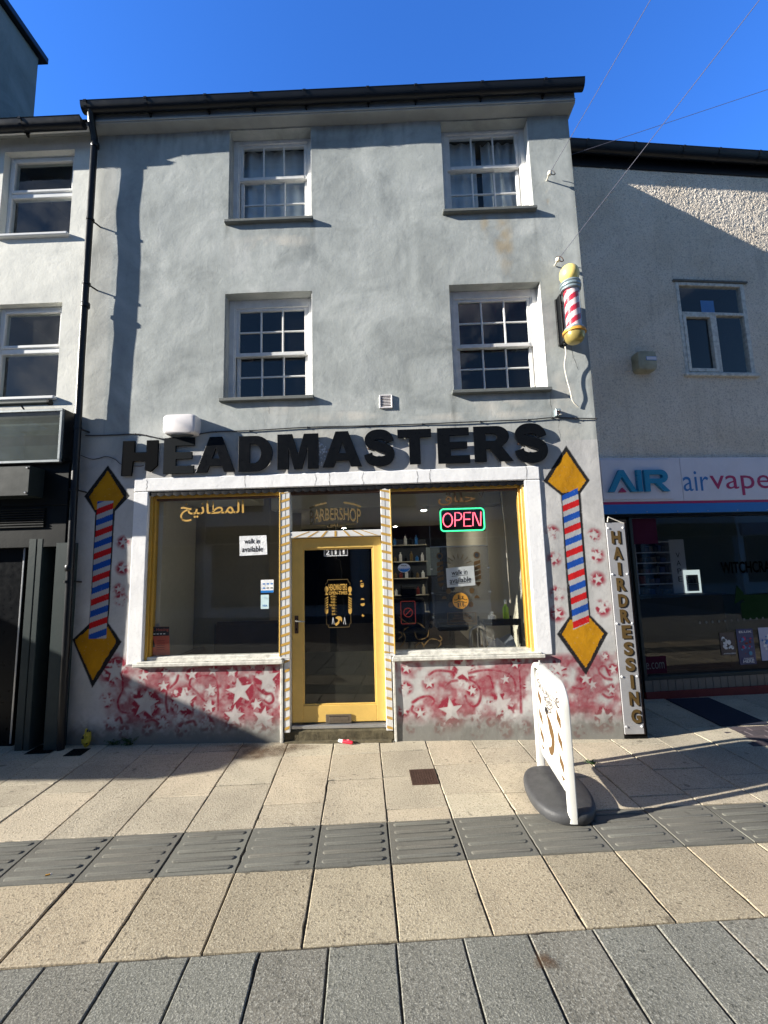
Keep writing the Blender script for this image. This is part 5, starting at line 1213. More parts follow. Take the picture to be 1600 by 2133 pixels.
for z in (2.0, 1.54, 1.06, .56, .10):
    for x in (bx0+.02, bx1-.02): m_.lathe([(.010, 0), (.010, .006), (.006, .008)], 'paper', (0, 0, 0), 8); k = len(m_.v)-24; m_.v[k:] = [(x+p[0], -.024-p[2], z+p[1]) for p in m_.v[k:]]
m_.build("screw", VS)
m_ = MB(); p = F(1267, 1081, -.03); q_ = F(1300, 1090, -.03); m_.tube([(p[0]-.01, -.03, p[1]-.03), (p[0], -.03, p[1]+.02), (q_[0], -.025, q_[1]+.0)], .005, 'cable_white', 6); tag(m_.build("loose_wire", None, True), "short white wire end sticking up from the letter board", "wire")

# ================================================================== A-BOARD ON THE PAVEMENT
AF = np.array(G(1126, 1601)); AN = np.array(G(1195, 1720)); AF = AF+np.array([0.0, -.02])
L = float(np.linalg.norm(AN-AF)); ax = (AN-AF)/L; gz = G0(*((AF+AN)/2))
BS = thing("pavement_sign", "white framed swing sign on a black rubber foot, standing on the paving", "sign", (*((AF+AN)/2), gz))
def AP(s, z, o=0.0): p = AF+ax*s; return (p[0]-o*(-ax[1]), p[1]-o*ax[0], gz+z)
Hh, rr = .862, .13
path = [(0, .02), (0, Hh-rr)]+[(rr-rr*math.cos(R(a)), Hh-rr+rr*math.sin(R(a))) for a in range(10, 91, 10)]+[(L-rr+rr*math.sin(R(a)), Hh-rr+rr*math.cos(R(a))) for a in range(0, 91, 10)]+[(L, Hh-rr-.02), (L, .02)]
m_ = MB(); vs = []; wv, hv = .021, .030          # flattened tube, broad face outward
for i, (s, z) in enumerate(path):
    t_ = np.array(path[min(i+1, len(path)-1)])-np.array(path[max(i-1, 0)]); t_ = t_/np.linalg.norm(t_); nn = np.array([-t_[1], t_[0]])
    for k in range(10):
        a = 2*math.pi*k/10; c_, s_ = math.copysign(abs(math.cos(a))**.6, math.cos(a)), math.copysign(abs(math.sin(a))**.6, math.sin(a)); vs.append(AP(s+nn[0]*wv*c_, z+nn[1]*wv*c_, hv*s_))
m_.add(vs, [(i*10+k, i*10+(k+1) % 10, (i+1)*10+(k+1) % 10, (i+1)*10+k) for i in range(len(path)-1) for k in range(10)]+[tuple(range(10)), tuple(range(len(vs)-10, len(vs)))], 'board_white'); m_.build("frame", BS, True)
def rrect(a, b, c, d, r_, n=6): return arc(b-r_, d-r_, r_, r_, 0, 90, n)+arc(a+r_, d-r_, r_, r_, 90, 180, n)+arc(a+r_, c+r_, r_, r_, 180, 270, n)+arc(b-r_, c+r_, r_, r_, 270, 360, n)
pa, pb, pc, pd = .045, L-.045, .16, Hh-.045
out = rrect(pa, pb, pc, pd, .07); n = len(out)
m_ = MB(); m_.add([AP(s, z, .006) for s, z in out]+[AP(s, z, -.006) for s, z in out], [tuple(range(n)), tuple(range(2*n-1, n-1, -1))]+[(i, (i+1) % n, (i+1) % n+n, i+n) for i in range(n)], 'board_white'); m_.build("panel", BS)
# printing on the side that faces the sun (and the photographer)
side = 1 if (np.dot([-(-ax[1]), -ax[0]], (np.array([0, -4.25])-AF)) > 0) else -1
off = .0075*side
m_ = MB()
def bflat(poly, mat): m_.add([AP(s, z, off) for s, z in poly], [tuple(range(len(poly)))], mat)
W_ = pb-pa
MAT['grey_print0'] = plain("grey_line", lin(110, 108, 104), .6)
m_k = out+[out[0]]
for p, q in zip(m_k[:-1], m_k[1:]):
    c_ = np.array([(pa+pb)/2, (pc+pd)/2]); f_ = lambda v: tuple(c_+(np.array(v)-c_)*.965); bflat(stroke([f_(p), f_(q)], .006), 'grey_print0')
for u in (.13, .87):
    x = pa+W_*u; w2 = .046
    for k in range(3): z = pc+.10+k*.145; bflat([(x-w2, z+.05), (x+w2, z), (x+w2, z+.068), (x-w2, z+.118)], 'bronze')
    bflat([(x-w2, pc+.08), (x+w2, pc+.08), (x, pc+.05)], 'bronze')
    for (zz, r1, r2) in ((pc+.56, .036, .030), (pc+.60, .024, .036)):
        C_ = ell(x, zz, r1, r2, 0, 359, 14); [bflat(stroke([p, q], .009), 'iron') for p, q in zip(C_[:-1], C_[1:])]
bp = lambda pts, m2_='bronze': bflat([(pa+W_*(.5+(u-.52)*1.25), pc+.05+v*.56) for u, v in smooth_path(pts, 4)], m2_)
bp([(.42, .62), (.47, .60), (.56, .55), (.64, .42), (.62, .25), (.54, .12), (.46, .10), (.44, .16), (.52, .22), (.55, .32), (.50, .40), (.47, .50)]); bp([(.38, .62), (.42, .68), (.50, .66), (.47, .60), (.42, .58)], 'ink')
for pts in ([(.30, .99), (.36, .9), (.5, .95)], [(.36, .92), (.44, .80), (.52, .90)], [(.55, 1.0), (.60, .86), (.66, .98)], [(.34, .78), (.45, .72), (.60, .76), (.68, .70)], [(.40, .84), (.50, .78), (.62, .84)]):
    bflat(stroke([(pa+W_*u, pc+.05+v*.5) for u, v in smooth_path(pts, 4)], .006), 'iron')
def btext(body, s0, s1, z0, z1, mat):
    me, a, b, c, d = text_me(body, .015)
    m_.mesh(me, mat, lambda p: AP(s0+(p.x-a)/(b-a)*(s1-s0), z0+(p.y-c)/(d-c)*(z1-z0), off))
# far post is on the reader's left
btext("HEADMASTERS", pa+W_*.14, pa+W_*.88, pd-.135, pd-.085, MAT.setdefault('grey_print', plain("grey_print", lin(120, 116, 110), .6))); btext("BARBER", pa+W_*.32, pa+W_*.70, pc+.47, pc+.51, 'grey_print'); btext("SHOP", pa+W_*.40, pa+W_*.62, pc+.42, pc+.455, 'grey_print')
m_.build("printing", BS)
m_ = MB(); prof = [(.97, .0), (1.01, .02), (1.02, .050), (1.0, .066), (.965, .075), (.90, .080), (.5, .092), (.02, .097)]; n = 44; vs = []
for r_, z in prof:
    for k in range(n):
        a = 2*math.pi*k/n; ca, sa = math.cos(a), math.sin(a); s = L/2+.05+.330*r_*math.copysign(abs(ca)**.9, ca); o = .215*r_*math.copysign(abs(sa)**.75, sa); vs.append(AP(s, z, o))
m_.add(vs, [(q*n+i, q*n+(i+1) % n, (q+1)*n+(i+1) % n, (q+1)*n+i) for q in range(len(prof)-1) for i in range(n)]+[tuple(range((len(prof)-1)*n, len(prof)*n))], 'rubber'); m_.build("rubber_foot", BS, True)
m_ = MB(); p = AP(.17, Hh+.02); 
for d_ in ((-.02, .05), (.01, .06), (.03, .04), (.045, .03)): m_.tube([AP(.17, Hh+.005), AP(.17+d_[0], Hh+d_[1]*.8, d_[0]*.4)], .004, 'board_white', 5)
m_.build("tie_end", BS)

# ================================================================== WHITE BUILDING ON THE LEFT
WB = thing("white_building", "white rendered building left of the black rain pipe with a dark green shopfront", "building", (-6.5, 0, 0))
LW = [(-4.395, -3.565, 5.535, 6.615), (-4.36, -3.590, 3.603, 4.70)]
def pierced(mb, x0, x1, z0, z1, holes, y, depth, mat):
    """flat wall with rectangular openings and their reveals"""
    zs = sorted({z0, z1, *[h[2] for h in holes], *[h[3] for h in holes]}); xs = sorted({x0, x1, *[h[0] for h in holes], *[h[1] for h in holes]})
    for a, b in zip(xs[:-1], xs[1:]):
        for c, d in zip(zs[:-1], zs[1:]):
            if not any(h[0] <= a and b <= h[1] and h[2] <= c and d <= h[3] for h in holes): mb.quad((a, y, c), (b, y, c), (b, y, d), (a, y, d), mat)
    for a, b, c, d in holes:
        mb.quad((a, y, c), (a, y, d), (a, y+depth, d), (a, y+depth, c), mat); mb.quad((b, y, c), (b, y+depth, c), (b, y+depth, d), (b, y, d), mat)
        mb.quad((a, y, d), (b, y, d), (b, y+depth, d), (a, y+depth, d), mat); mb.quad((a, y, c), (a, y+depth, c), (b, y+depth, c), (b, y, c), mat)
ZE = F(100, 262, -.12)[1]
m_ = MB(); pierced(m_, -10, XL+.001, 2.9, ZE, LW+[(a-2.6, b-2.6, c, d) for a, b, c, d in LW], .004, .11, 'wall_white')
m_.quad((-10, .004, -.1), (-10, .004, ZE), (-10, 7, ZE), (-10, 7, -.1), 'wall_white'); m_.quad((-10, 7, -.1), (-10, 7, ZE), (XL, 7, ZE), (XL, 7, -.1), 'wall_white'); m_.build("wall", WB)
def upvc(parent, x0, x1, z0, z1, zm, label):
    f = MB(); y0, y1 = .085, .15; j = .042
    for a, b, c, d in ((x0, x0+j, z0, z1), (x1-j, x1, z0, z1), (x0+j, x1-j, z1-j, z1), (x0+j, x1-j, z0, z0+j), (x0+j, x1-j, zm-.03, zm+.03)): f.box(a, b, y0, y1, c, d, 'upvc', .006)
    a, b = x0+j, x1-j           # opening top light
    for p in ((a, a+.030, zm+.03, z1-j), (b-.030, b, zm+.03, z1-j), (a+.030, b-.030, zm+.03, zm+.066), (a+.030, b-.030, z1-j-.032, z1-j)): f.box(p[0], p[1], y0-.016, y1-.01, p[2], p[3], 'upvc', .006)
    o = f.build("window", parent); o["label"] = label
    g = MB(); g.quad((a, .112, z0+j), (b, .113, z0+j), (b, .114, zm), (a, .112, zm), 'glass_up'); g.quad((a+.025, .104, zm+.06), (b-.025, .105, zm+.06), (b-.025, .102, z1-j), (a+.025, .101, z1-j), 'dirty_glass'); p = g.build("pane"); p.parent = o
    g = MB(); g.box(x0-.03, x1+.01, -.045, .10, z0-.04, z0-.003, 'upvc', .008); p = g.build("sill"); p.parent = o
    g = MB(); X0, X1, Z0, Z1 = x0-.1, x1+.1, z0-.2, z1+.1
    g.quad((X0, 1.8, Z0), (X1, 1.8, Z0), (X1, 1.8, Z1), (X0, 1.8, Z1), 'dark_room'); g.quad((X0, .151, Z0), (X0, 1.8, Z0), (X0, 1.8, Z1), (X0, .151, Z1), 'dark_room'); g.quad((X1, 1.8, Z0), (X1, .151, Z0), (X1, .151, Z1), (X1, 1.8, Z1), 'dark_room'); g.quad((X0, .151, Z1), (X0, 1.8, Z1), (X1, 1.8, Z1), (X1, .151, Z1), 'dark_room'); g.quad((X0, .151, Z0), (X1, .151, Z0), (X1, 1.8, Z0), (X0, 1.8, Z0), 'dark_room')
    p = g.build("room"); p.parent = o
for i, (a, b, c, d) in enumerate(LW):
    zm = F(80, 408, .09)[1] if i == 0 else F(60, 732, .09)[1]
    upvc(WB, a, b, c, d, zm, "upper white plastic window" if i == 0 else "lower white plastic window over the dark sign box")
    upvc(WB, a-2.6, b-2.6, c, d, zm, "")
m_ = MB(); m_.box(-10, XL-.001, -.10, .05, ZE+.001, ZE+.03, 'soffit', .003); m_.box(-10, XL-.001, -.125, -.10, ZE-.01, F(100, 243, -.25)[1]-.01, 'upvc', .004); m_.build("fascia_board", WB)
gt = gutter(WB, -10, XL-.04, -.128, F(100, 243, -.25)[1], .062, .62)
m_ = MB(); zr = F(100, 243, -.25)[1]+.02; m_.add([(-10, -.19, zr), (XL-.01, -.19, zr), (XL-.01, 3.5, zr+3.7*.5), (-10, 3.5, zr+3.7*.5), (-10, 7.2, zr), (XL-.01, 7.2, zr)], [(0, 1, 2, 3), (3, 2, 5, 4)], 'slate'); m_.build("roof", WB)
# dark shopfront
m_ = MB(); xr = XL-.012; za, zb = F(120, 1052, -.118)[1], F(120, 963, -.118)[1]
m_.box(-10, xr, -.118, .05, za, zb, 'dark_shop', .004); m_.box(-10, xr-.02, -.16, -.119, zb+.001, zb+.022, 'dark_shop', .004); m_.build("shop_fascia", WB)
MAT['fascia_dark'] = painted("dull_green_panel", lin(34, 42, 43), .6, .5, 9, .03, dark=.6, spec=.2)
m_ = MB(); xe, zt_ = F(63, 970, -.30); zb_ = F(60, 1032, -.30)[1]; m_.box(-10, xe, -.30, -.119, zb_, zt_, 'fascia_dark', .005)
for z in (zt_-.02, zb_+.03): m_.lathe([(.012, 0), (.008, .008)], 'steel', (0, 0, 0), 8); k = len(m_.v)-16; m_.v[k:] = [(xe-.03+p[0], -.30-p[2], z+p[1]) for p in m_.v[k:]]
m_.build("fascia_panel", WB)
m_ = MB(); m_.box(-10, xr, .05, .10, -.05, za, 'dark_shop', .003); m_.box(-10, xr, -.112, .049, 1.97, za-.001, 'dark_shop', .004); m_.build("shopfront", WB)
for (p0, p1) in ((60, 75.5), (77.5, 88.5), (117, 145)):
    a, b = F(p0, 1135, -.115)[0], F(p1, 1135, -.115)[0]; m_ = MB(); m_.box(a, b, -.115, .049, -.04, F(100, 1122, -.08)[1] if p1 < 100 else F(130, 1131, -.08)[1], 'grey_shop', .004); m_.build("pilaster", WB)
m_ = MB(); zs_ = 2.17
while zs_ < za-.02: m_.box(-6, F(92, 1080, -.13)[0], -.132, -.113, zs_, zs_+.018, 'dark_shop', .004); zs_ += .026
m_.build("shutter_slats", WB)
a = F(52, 1160, -.02)[0]
m_ = MB(); m_.box(a-.9, a, -.012, .049, .02, 2.15, 'black', .003); m_.box(a-.022, a-.004, -.020, -.013, .06, 2.0, 'alu', .003); o = m_.build("glass_door", WB)
m_ = MB(); m_.box(a-.9, a+.12, -.05, .04, -.03, .022, 'alu', .004); m_.build("door_threshold", WB)
m_ = MB(); m_.box(-9.2, -7.2, -.02, 0.0, 2.60, 2.72, 'dark_shop'); w0, w1 = -10.4, -7.2     # unseen awning farther along, shaped to cast the slanting shadow on the lower wall
m_.add([(w0, -.0, 2.72), (w1, -.0, 2.72), (w1, -2.05, 2.22), (w0, -2.05, 2.22), (w0, -2.05, 2.02), (w1, -2.05, 2.02)], [(0, 1, 2, 3), (3, 2, 5, 4)], 'dark_shop')
m_.build("awning", WB)
# sign box and rolled awning
MAT['sign_grey'] = painted("dull_sign_face", lin(40, 48, 48), .6, .5, 9, .02, dark=.6, spec=.2); MAT['alu_dull'] = painted("weathered_aluminium", lin(126, 134, 138), .5, .4, 18, .03, .3)
y = -.19; xb, zt_ = F(131, 850, y); zb_ = F(124, 962, y)[1]
t = thing("sign_box", "dark glass fronted sign box with a pale metal frame above the dark shopfront", "sign box", (-5, 0, zb_))
m_ = MB(); m_.box(-6.6, xb, y+.03, -.002, zb_, zt_, 'black_plastic', .004); m_.build("case", t)
m_ = MB()
for p in ((-6.6, xb, zb_, zb_+.028), (-6.6, xb, zt_-.028, zt_), (xb-.028, xb, zb_+.028, zt_-.028)): m_.box(p[0], p[1], y, y+.029, p[2], p[3], 'alu_dull', .004)
m_.build("frame", t)
m_ = MB(); hgt = zt_-zb_
for f0, f1, mt in ((0, .30, 'sign_grey'), (.30, .52, 'dark_shop'), (.52, .74, 'sign_grey'), (.74, .78, 'grey_shop'), (.78, 1, 'dark_shop')): m_.quad((-6.56, y+.027, zb_+.035+(hgt-.07)*f0), (xb-.036, y+.027, zb_+.035+(hgt-.07)*f0), (xb-.036, y+.027, zb_+.035+(hgt-.07)*f1), (-6.56, y+.027, zb_+.035+(hgt-.07)*f1), mt)
m_.build("sign_face", t)
m_ = MB(); m_.quad((-6.56, y+.012, zb_+.03), (xb-.03, y+.012, zb_+.03), (xb-.03, y+.012, zt_-.03), (-6.56, y+.012, zt_-.03), 'dirty_glass'); m_.build("pane", t)
p, q_ = F(104, 838, -.14), F(0, 844, -.14)
t = thing("sign_lamp", "grey tube lamp mounted on the wall above the dark sign box", "lamp", (-5, -.14, p[1])); m_ = MB()
m_.tube([(-6.4, -.14, p[1]), (p[0], -.14, p[1])], .026, 'grey_shop', 12); m_.build("tube", t, True); m_ = MB(); m_.tube([(p[0]-.012, -.14, p[1]), (p[0]+.012, -.14, p[1])], .032, 'dark_shop', 12); m_.build("end_cap", t, True)
m_ = MB()
for x in (-3.85, -5.2): m_.tube([(x, -.14, p[1]), (x+.02, .0, p[1]-.14)], .008, 'dark_shop', 6)
m_.build("bracket", t)
# tall building behind
TB = thing("tall_building", "taller grey rendered building behind the white one with a dark roof edge", "building", (-9, 2, 0))
d = ray(80, 122); t_ = -6.0/d[0]; yc, zc = EYE[1]+d[1]*t_, EYE[2]+d[2]*t_
m_ = MB(); m_.box(-14, -6.0, -.0+.6, yc, 0, zc, 'wall_tall'); m_.build("wall", TB)
m_ = MB(); m_.box(-14.1, -5.90, .5, yc+.10, zc+.001, zc+.12, 'black_plastic', .01); m_.build("roof_edge", TB)
m_ = MB(); m_.box(-13.8, -6.1, .7, yc-.1, zc+.121, zc+.3, 'slate'); m_.build("roof", TB)

# ================================================================== PEBBLEDASHED BUILDING ON THE RIGHT
RZ = R(6.147)
PB = thing("pebbledash_building", "pebbledashed building set back on the right with one casement window over a shop", "building", (2.19, 1.028, 0), local=True, rz=RZ)
PV = ("pebbledash_window",)
W0 = (1.885, 2.925, 4.150, 5.500)
m_ = MB(); pierced(m_, 3.7, 9, 2.98, 7.30, [], 0, .05, 'pebble'); pierced(m_, W0[0], W0[1], W0[2], W0[3], [W0], 0, .05, 'pebble')
gx_ = steps(-.06, 3.7, .0115, [W0[0], W0[1]]); gz_ = steps(2.98, 7.30, .0115, [W0[2], W0[3]]); gx_, gz_ = np.array(gx_), np.array(gz_); GX, GZ = np.meshgrid(gx_, gz_, indexing='ij')
rr_ = np.random.default_rng(5); hh_ = vnoise(GX, GZ, 52, 91)*.55+vnoise(GX, GZ, 95, 92)*.45+.12*rr_.standard_normal(GX.shape); GY = -.011*np.clip(hh_-.25, 0, 1)
i0 = len(m_.v); nz_ = len(gz_); m_.v += list(zip(GX.ravel().tolist(), GY.ravel().tolist(), GZ.ravel().tolist())); mi_ = m_.m('pebble')
for i in range(len(gx_)-1):
    cx_ = (gx_[i]+gx_[i+1])/2
    for j in range(nz_-1):
        if W0[0] < cx_ < W0[1] and W0[2] < (gz_[j]+gz_[j+1])/2 < W0[3]: continue
        k = i0+i*nz_+j; m_.f.append([k, k+nz_, k+nz_+1, k+1]); m_.mi.append(mi_)
m_.quad((9, 0, 0), (9, 6, 0), (9, 6, 7.3), (9, 0, 7.3), 'pebble'); m_.build("wall", PB, True)
f = MB(); x0, x1, z0, z1 = W0; zm = z0+(z1-z0)*.655; xm = x0+(x1-x0)*.505
for a, b, c, d_ in ((x0, x0+.05, z0, z1), (x1-.06, x1, z0, z1), (x0+.05, x1-.06, z1-.05, z1), (x0+.05, x1-.06, zm-.022, zm+.022), (xm-.03, xm+.03, z0, zm-.022), (x0+.05, x1-.06, z0, z0+.03)): f.box(a, b, -.012, .06, c, d_, 'white_old', .005)
for a, b, c, d_ in ((x0+.05, x0+.095, z0+.03, zm-.022), (xm-.07, xm-.03, z0+.03, zm-.022), (x0+.095, xm-.07, z0+.03, z0+.08), (x0+.095, xm-.07, zm-.06, zm-.022)): f.box(a, b, -.020, .04, c, d_, 'white_old', .005)
o = f.build("casement_window", PB)
g = MB()
for a, b, c, d_ in ((x0+.05, x1-.06, zm+.02, z1-.05), (x0+.09, xm-.065, z0+.07, zm-.055), (xm+.03, x1-.06, z0+.03, zm-.02)): g.quad((a, .022, c), (b, .024, c), (b, .022, d_), (a, .020, d_), 'glass_up')
p = g.build("pane"); p.parent = o
g = MB(); g.box(x0-.03, x1+.03, -.05, .03, z0-.04, z0, 'white_old', .006); p = g.build("sill"); p.parent = o
g = MB(); g.box(x0-.04, x1+.05, -.035, .01, z1, z1+.028, 'sill', .006); p = g.build("drip_mould"); p.parent = o
g = MB()
for q in (((x0-.1, 1.6, z0-.1), (x1+.1, 1.6, z0-.1), (x1+.1, 1.6, z1+.1), (x0-.1, 1.6, z1+.1)), ((x0-.1, .061, z0-.1), (x0-.1, 1.6, z0-.1), (x0-.1, 1.6, z1+.1), (x0-.1, .061, z1+.1)), ((x1+.1, 1.6, z0-.1), (x1+.1, .061, z0-.1), (x1+.1, .061, z1+.1), (x1+.1, 1.6, z1+.1)), ((x0-.1, .061, z1+.1), (x0-.1, 1.6, z1+.1), (x1+.1, 1.6, z1+.1), (x1+.1, .061, z1+.1)), ((x0-.1, .061, z0-.1), (x1+.1, .061, z0-.1), (x1+.1, 1.6, z0-.1), (x0-.1, 1.6, z0-.1))): g.quad(*q, 'dark_room')
p = g.build("room"); p.parent = o
def loc_thing(name, label, cat, lx, ly, z, group=None):
    c, s = math.cos(RZ), math.sin(RZ); return thing(name, label, cat, (2.19+lx*c-ly*s, 1.028+lx*s+ly*c, z), group, True, RZ)
def lbuild(m_, name, t, lx, ly, z, smooth=False):
    o = m_.build(name, None, smooth); o.parent = t; o.location = (-lx, -ly, -z); return o
t = loc_thing("window_notice", "pale paper with a round mark inside the casement window", "notice", 2.37, .05, 5.15); m_ = MB(); m_.box(2.29, 2.49, .05, .052, 5.06, 5.27, 'blue_text'); lbuild(m_, "sheet", t, 2.37, .05, 5.15); m_ = MB(); m_.flat(ell(2.39, 5.165, .045, .05), .0485, 'blue_band'); m_.flat(ell(2.39, 5.165, .036, .04), .0475, 'blue_text'); m_.flat(ell(2.39, 5.165, .008, .022), .0465, 'blue_band'); lbuild(m_, "print", t, 2.37, .05, 5.15)
gutter(PB, -.03, 9, -.02, 7.46, .082, .62)
m_ = MB(); m_.box(-.02, 9, -.02, .0, 7.22, 7.44, 'black_plastic', .004); m_.build("fascia_board", PB)
m_ = MB(); m_.add([(0, -.05, 7.47), (9, -.05, 7.47), (9, 3.6, 9.7), (0, 3.6, 9.7), (9, 7, 7.47), (0, 7, 7.47)], [(0, 1, 2, 3), (3, 2, 4, 5)], 'slate'); m_.build("roof", PB)
# shopfront of the next shop
m_ = MB(); m_.box(-.02, 9, -.03, .10, 2.205, 2.235, 'black', .003); m_.box(-.02, .86, .02, .10, -.06, 2.205, 'dark_shop', .004); m_.box(.86, .90, -.01, .08, .19, 2.205, 'grey_shop', .004); m_.box(.90, 9, -.01, .08, .19, .235, 'grey_shop', .004); m_.build("shopfront_frame", PB)
m_ = MB(); m_.quad((.90, .04, .23), (9, .04, .23), (9, .04, 2.21), (.90, .04, 2.21), 'glass_shop'); m_.build("shop_pane", PB)
m_ = MB(); x = .86
while x < 8.9: m_.box(x+.002, x+.098, -.006, .08, .055, .188, 'tile', .003); x += .10
m_.box(.86, 9, .0, .08, .05, .19, 'black'); m_.build("tiled_riser", PB)
m_ = MB(); m_.box(.86, 9, -.012, .08, -.08, .053, 'red_kerb', .004); m_.build("red_plinth", PB)
DKR = MAT.setdefault('grey_room', plain("grey_green_wall", lin(120, 132, 128), .9))
m_ = MB()
for q in (((0, 3.6, 0), (9, 3.6, 0), (9, 3.6, 2.7), (0, 3.6, 2.7)), ((0, .1, 0), (0, 3.6, 0), (0, 3.6, 2.7), (0, .1, 2.7)), ((0, .1, 2.7), (0, 3.6, 2.7), (9, 3.6, 2.7), (9, .1, 2.7)), ((9, 3.6, 0), (9, .1, 0), (9, .1, 2.7), (9, 3.6, 2.7))): m_.quad(*q, 'grey_room')
m_.quad((0, .1, .02), (9, .1, .02), (9, 3.6, .02), (0, 3.6, .02), 'room_floor'); m_.build("inner_room", PB)
t = loc_thing("fascia_sign", "long white fascia sign with raised cyan letters and blue and magenta words", "sign", 3, -.05, 2.25); LX = (3, -.05, 2.25)
m_ = MB(); m_.box(.30, 1.60, -.058, -.002, 2.40, 2.972, 'sign_panel', .003); m_.box(1.605, 9, -.058, -.002, 2.40, 2.972, 'sign_panel', .003); lbuild(m_, "panel", t, *LX)
m_ = MB(); m_.box(.30, 9, -.0585, -.002, 2.368, 2.399, 'mag', .002); m_.box(.30, 9, -.06, -.002, 2.245, 2.367, 'blue_band', .002)
for k in range(14): x = .65+k*.42; m_.box(x, x+.012, -.066, -.058, 2.262, 2.274, 'steel', .003)
lbuild(m_, "colour_band", t, *LX)
m_ = MB(); m_.box(.50, 1.44, -.075, -.059, 2.425, 2.945, 'sign_panel', .004); lbuild(m_, "letter_panel", t, *LX)
def raised(polys, name, mat, y0=-.115, y1=-.075):
    me = curve_me(polys, (y1-y0)/2, .001); m_ = MB(); m_.mesh(me, mat, lambda p: (p.x, (y0+y1)/2-p.z, p.y)); lbuild(m_, name, t, *LX)
za, zb = 2.520, 2.800
raised([[(.560, za), (.715, zb), (.775, zb), (.935, za), (.860, za), (.745, zb-.085), (.630, za)]], "letter", 'blue_sign')
raised([[(.950, za), (1.012, za), (1.012, zb), (.950, zb)]], "letter", 'blue_sign')
raised([[(1.05, za), (1.118, za), (1.118, za+.105), (1.20, za+.105), (1.30, za), (1.385, za), (1.275, za+.11)]+arc(1.275, za+.195, .095, .085, -70, 90, 9)+[(1.05, zb)], [(1.118, za+.165), (1.118, zb-.06), (1.27, zb-.06)]+arc(1.27, za+.193, .03, .027, 80, -80, 5)], "letter", 'blue_sign')
raised([[(.70, za), (.80, za), (.75, za+.055)]], "letter", 'mag', -.10, -.075)
m_ = MB(); put_text(m_, "air", 1.615, 1.975, 2.525, 2.790, -.0605, 'blue_text', .0); put_text(m_, "vape", 1.995, 2.86, 2.462, 2.728, -.0605, 'mag', .0); lbuild(m_, "word", t, *LX)
t = alarm("alarm_box", "dirty cream alarm box with a brown drip stain on the pebbledash", "alarm box", 0, .27, -.13, .14, .13, 'cream_box')
t.location = (2.19+1.12*math.cos(RZ), 1.028+1.12*math.sin(RZ), 4.27); t.rotation_euler.z = RZ
for ch in t.children: ch.location = (0, 0, 0)
m_ = MB(); m_.box(.11, .255, -.137, -.129, .0, .055, 'blue_text', .002); m_.box(.115, .25, -.139, -.136, .006, .05, 'sign_panel', .001); o = m_.build("name_plate"); o.parent = t
# things in and on the shop glass
def ldecal(name, label, cat, fn, lx, z, y=.033, group=None):
    t = loc_thing(name, label, cat, lx, y, z, group); fn(t, lambda m_, nm: lbuild(m_, nm, t, lx, y, z)); return t
def poster(cols, words, x0, x1, z0, z1):
    def fn(t, b):
        m_ = MB(); m_.box(x0, x1, .032, .034, z0, z1, cols[0]); b(m_, "sheet"); m_ = MB(); r_ = random.Random(int(x0*100))
        for k in range(16):
            x, z = r_.uniform(x0+.03, x1-.03), r_.uniform(z0+(z1-z0)*.3, z0+(z1-z0)*.75); s = r_.uniform(.008, .028); m_.flat(ell(x, z, s, s*r_.uniform(.5, 1.4), 0, 360, 7), .031-.0004*k, r_.choice(cols[1:]))
        for w_, a, c, d_, mt in words: put_text(m_, w_, x0+(x1-x0)*a, x1-(x1-x0)*a, z0+(z1-z0)*c, z0+(z1-z0)*d_, .022, mt, .02)
        b(m_, "print")
    return fn
MAT['p_dark'] = plain("dark_poster", lin(70, 62, 66), .4); MAT['p_blue'] = plain("navy_poster", lin(48, 62, 110), .4); MAT['p_pale'] = plain("pale_poster", lin(168, 176, 204), .4)
ldecal("poster", "small dark poster with pale figures low in the vape window", "poster", poster(['p_dark', 'paper', 'sill', 'paper'], [("AVAILABLE", .08, .06, .11, 'paper')], 1.955, 2.155, .43, .71), 2.05, .43, group="posters in the next shop's window")
ldecal("poster", "navy poster with colourful splashes and white words low in the vape window", "poster", poster(['p_blue', 'blue_sign', 'mag', 'red_kerb', 'blue_text'], [("ELUX", .12, .89, .95, 'paper'), ("AVAILABLE", .2, .145, .19, 'paper'), ("HERE", .17, .05, .14, 'paper')], 2.19, 2.42, .305, .745), 2.3, .305, group="posters in the next shop's window")
ldecal("poster", "pale lilac poster cut off by the edge of the picture, low in the vape window", "poster", poster(['p_pale', 'blue_text', 'paper'], [], 2.50, 2.74, .34, .75), 2.6, .34, group="posters in the next shop's window")
MAT['green_vinyl'] = painted("green_vinyl", lin(6, 44, 14), .7, .2, 10, .01, spec=.1)
def grn(t, b): m_ = MB(); m_.add([(p[0], .034, p[1]) for p in [(2.22, 1.06), (2.28, 1.30), (2.36, 1.20), (2.37, 1.13)]], [(0, 1, 2, 3)], 'green_vinyl'); m_.flat(rrect(2.34, 2.72, 1.08, 1.17, .04), .033, 'green_vinyl'); m_.flat(rrect(2.30, 2.74, .86, 1.08, .04), .035, 'green_vinyl'); b(m_, "print")
ldecal("green_sticker", "large green vinyl shape on the vape shop glass", "sticker", grn, 2.5, .86)
MAT['matte_ink'] = painted("matte_black_vinyl", lin(8, 9, 9), .9, .1, 20, .01, spec=.0)
MAT['dim_mag'] = painted("dim_magenta_vinyl", lin(66, 18, 42), .7, .2, 10, .01, spec=.1)
def wit(t, b): m_ = MB(); put_text(m_, "WITCHCRAFT", 2.09, 2.93, 1.45, 1.60, .033, 'matte_ink', .02); b(m_, "print")
ldecal("window_lettering", "black word spread across the vape shop glass", "lettering", wit, 2.5, 1.45)
def com(t, b): m_ = MB(); m_.box(.91, 1.20, .036, .038, .255, .46, 'dim_mag'); put_text(m_, "e.com", .925, 1.17, .31, .39, .033, 'sill', .0); b(m_, "print")
ldecal("web_address", "pale web address on a magenta patch at the bottom corner of the vape shop glass", "lettering", com, 1.05, .25)
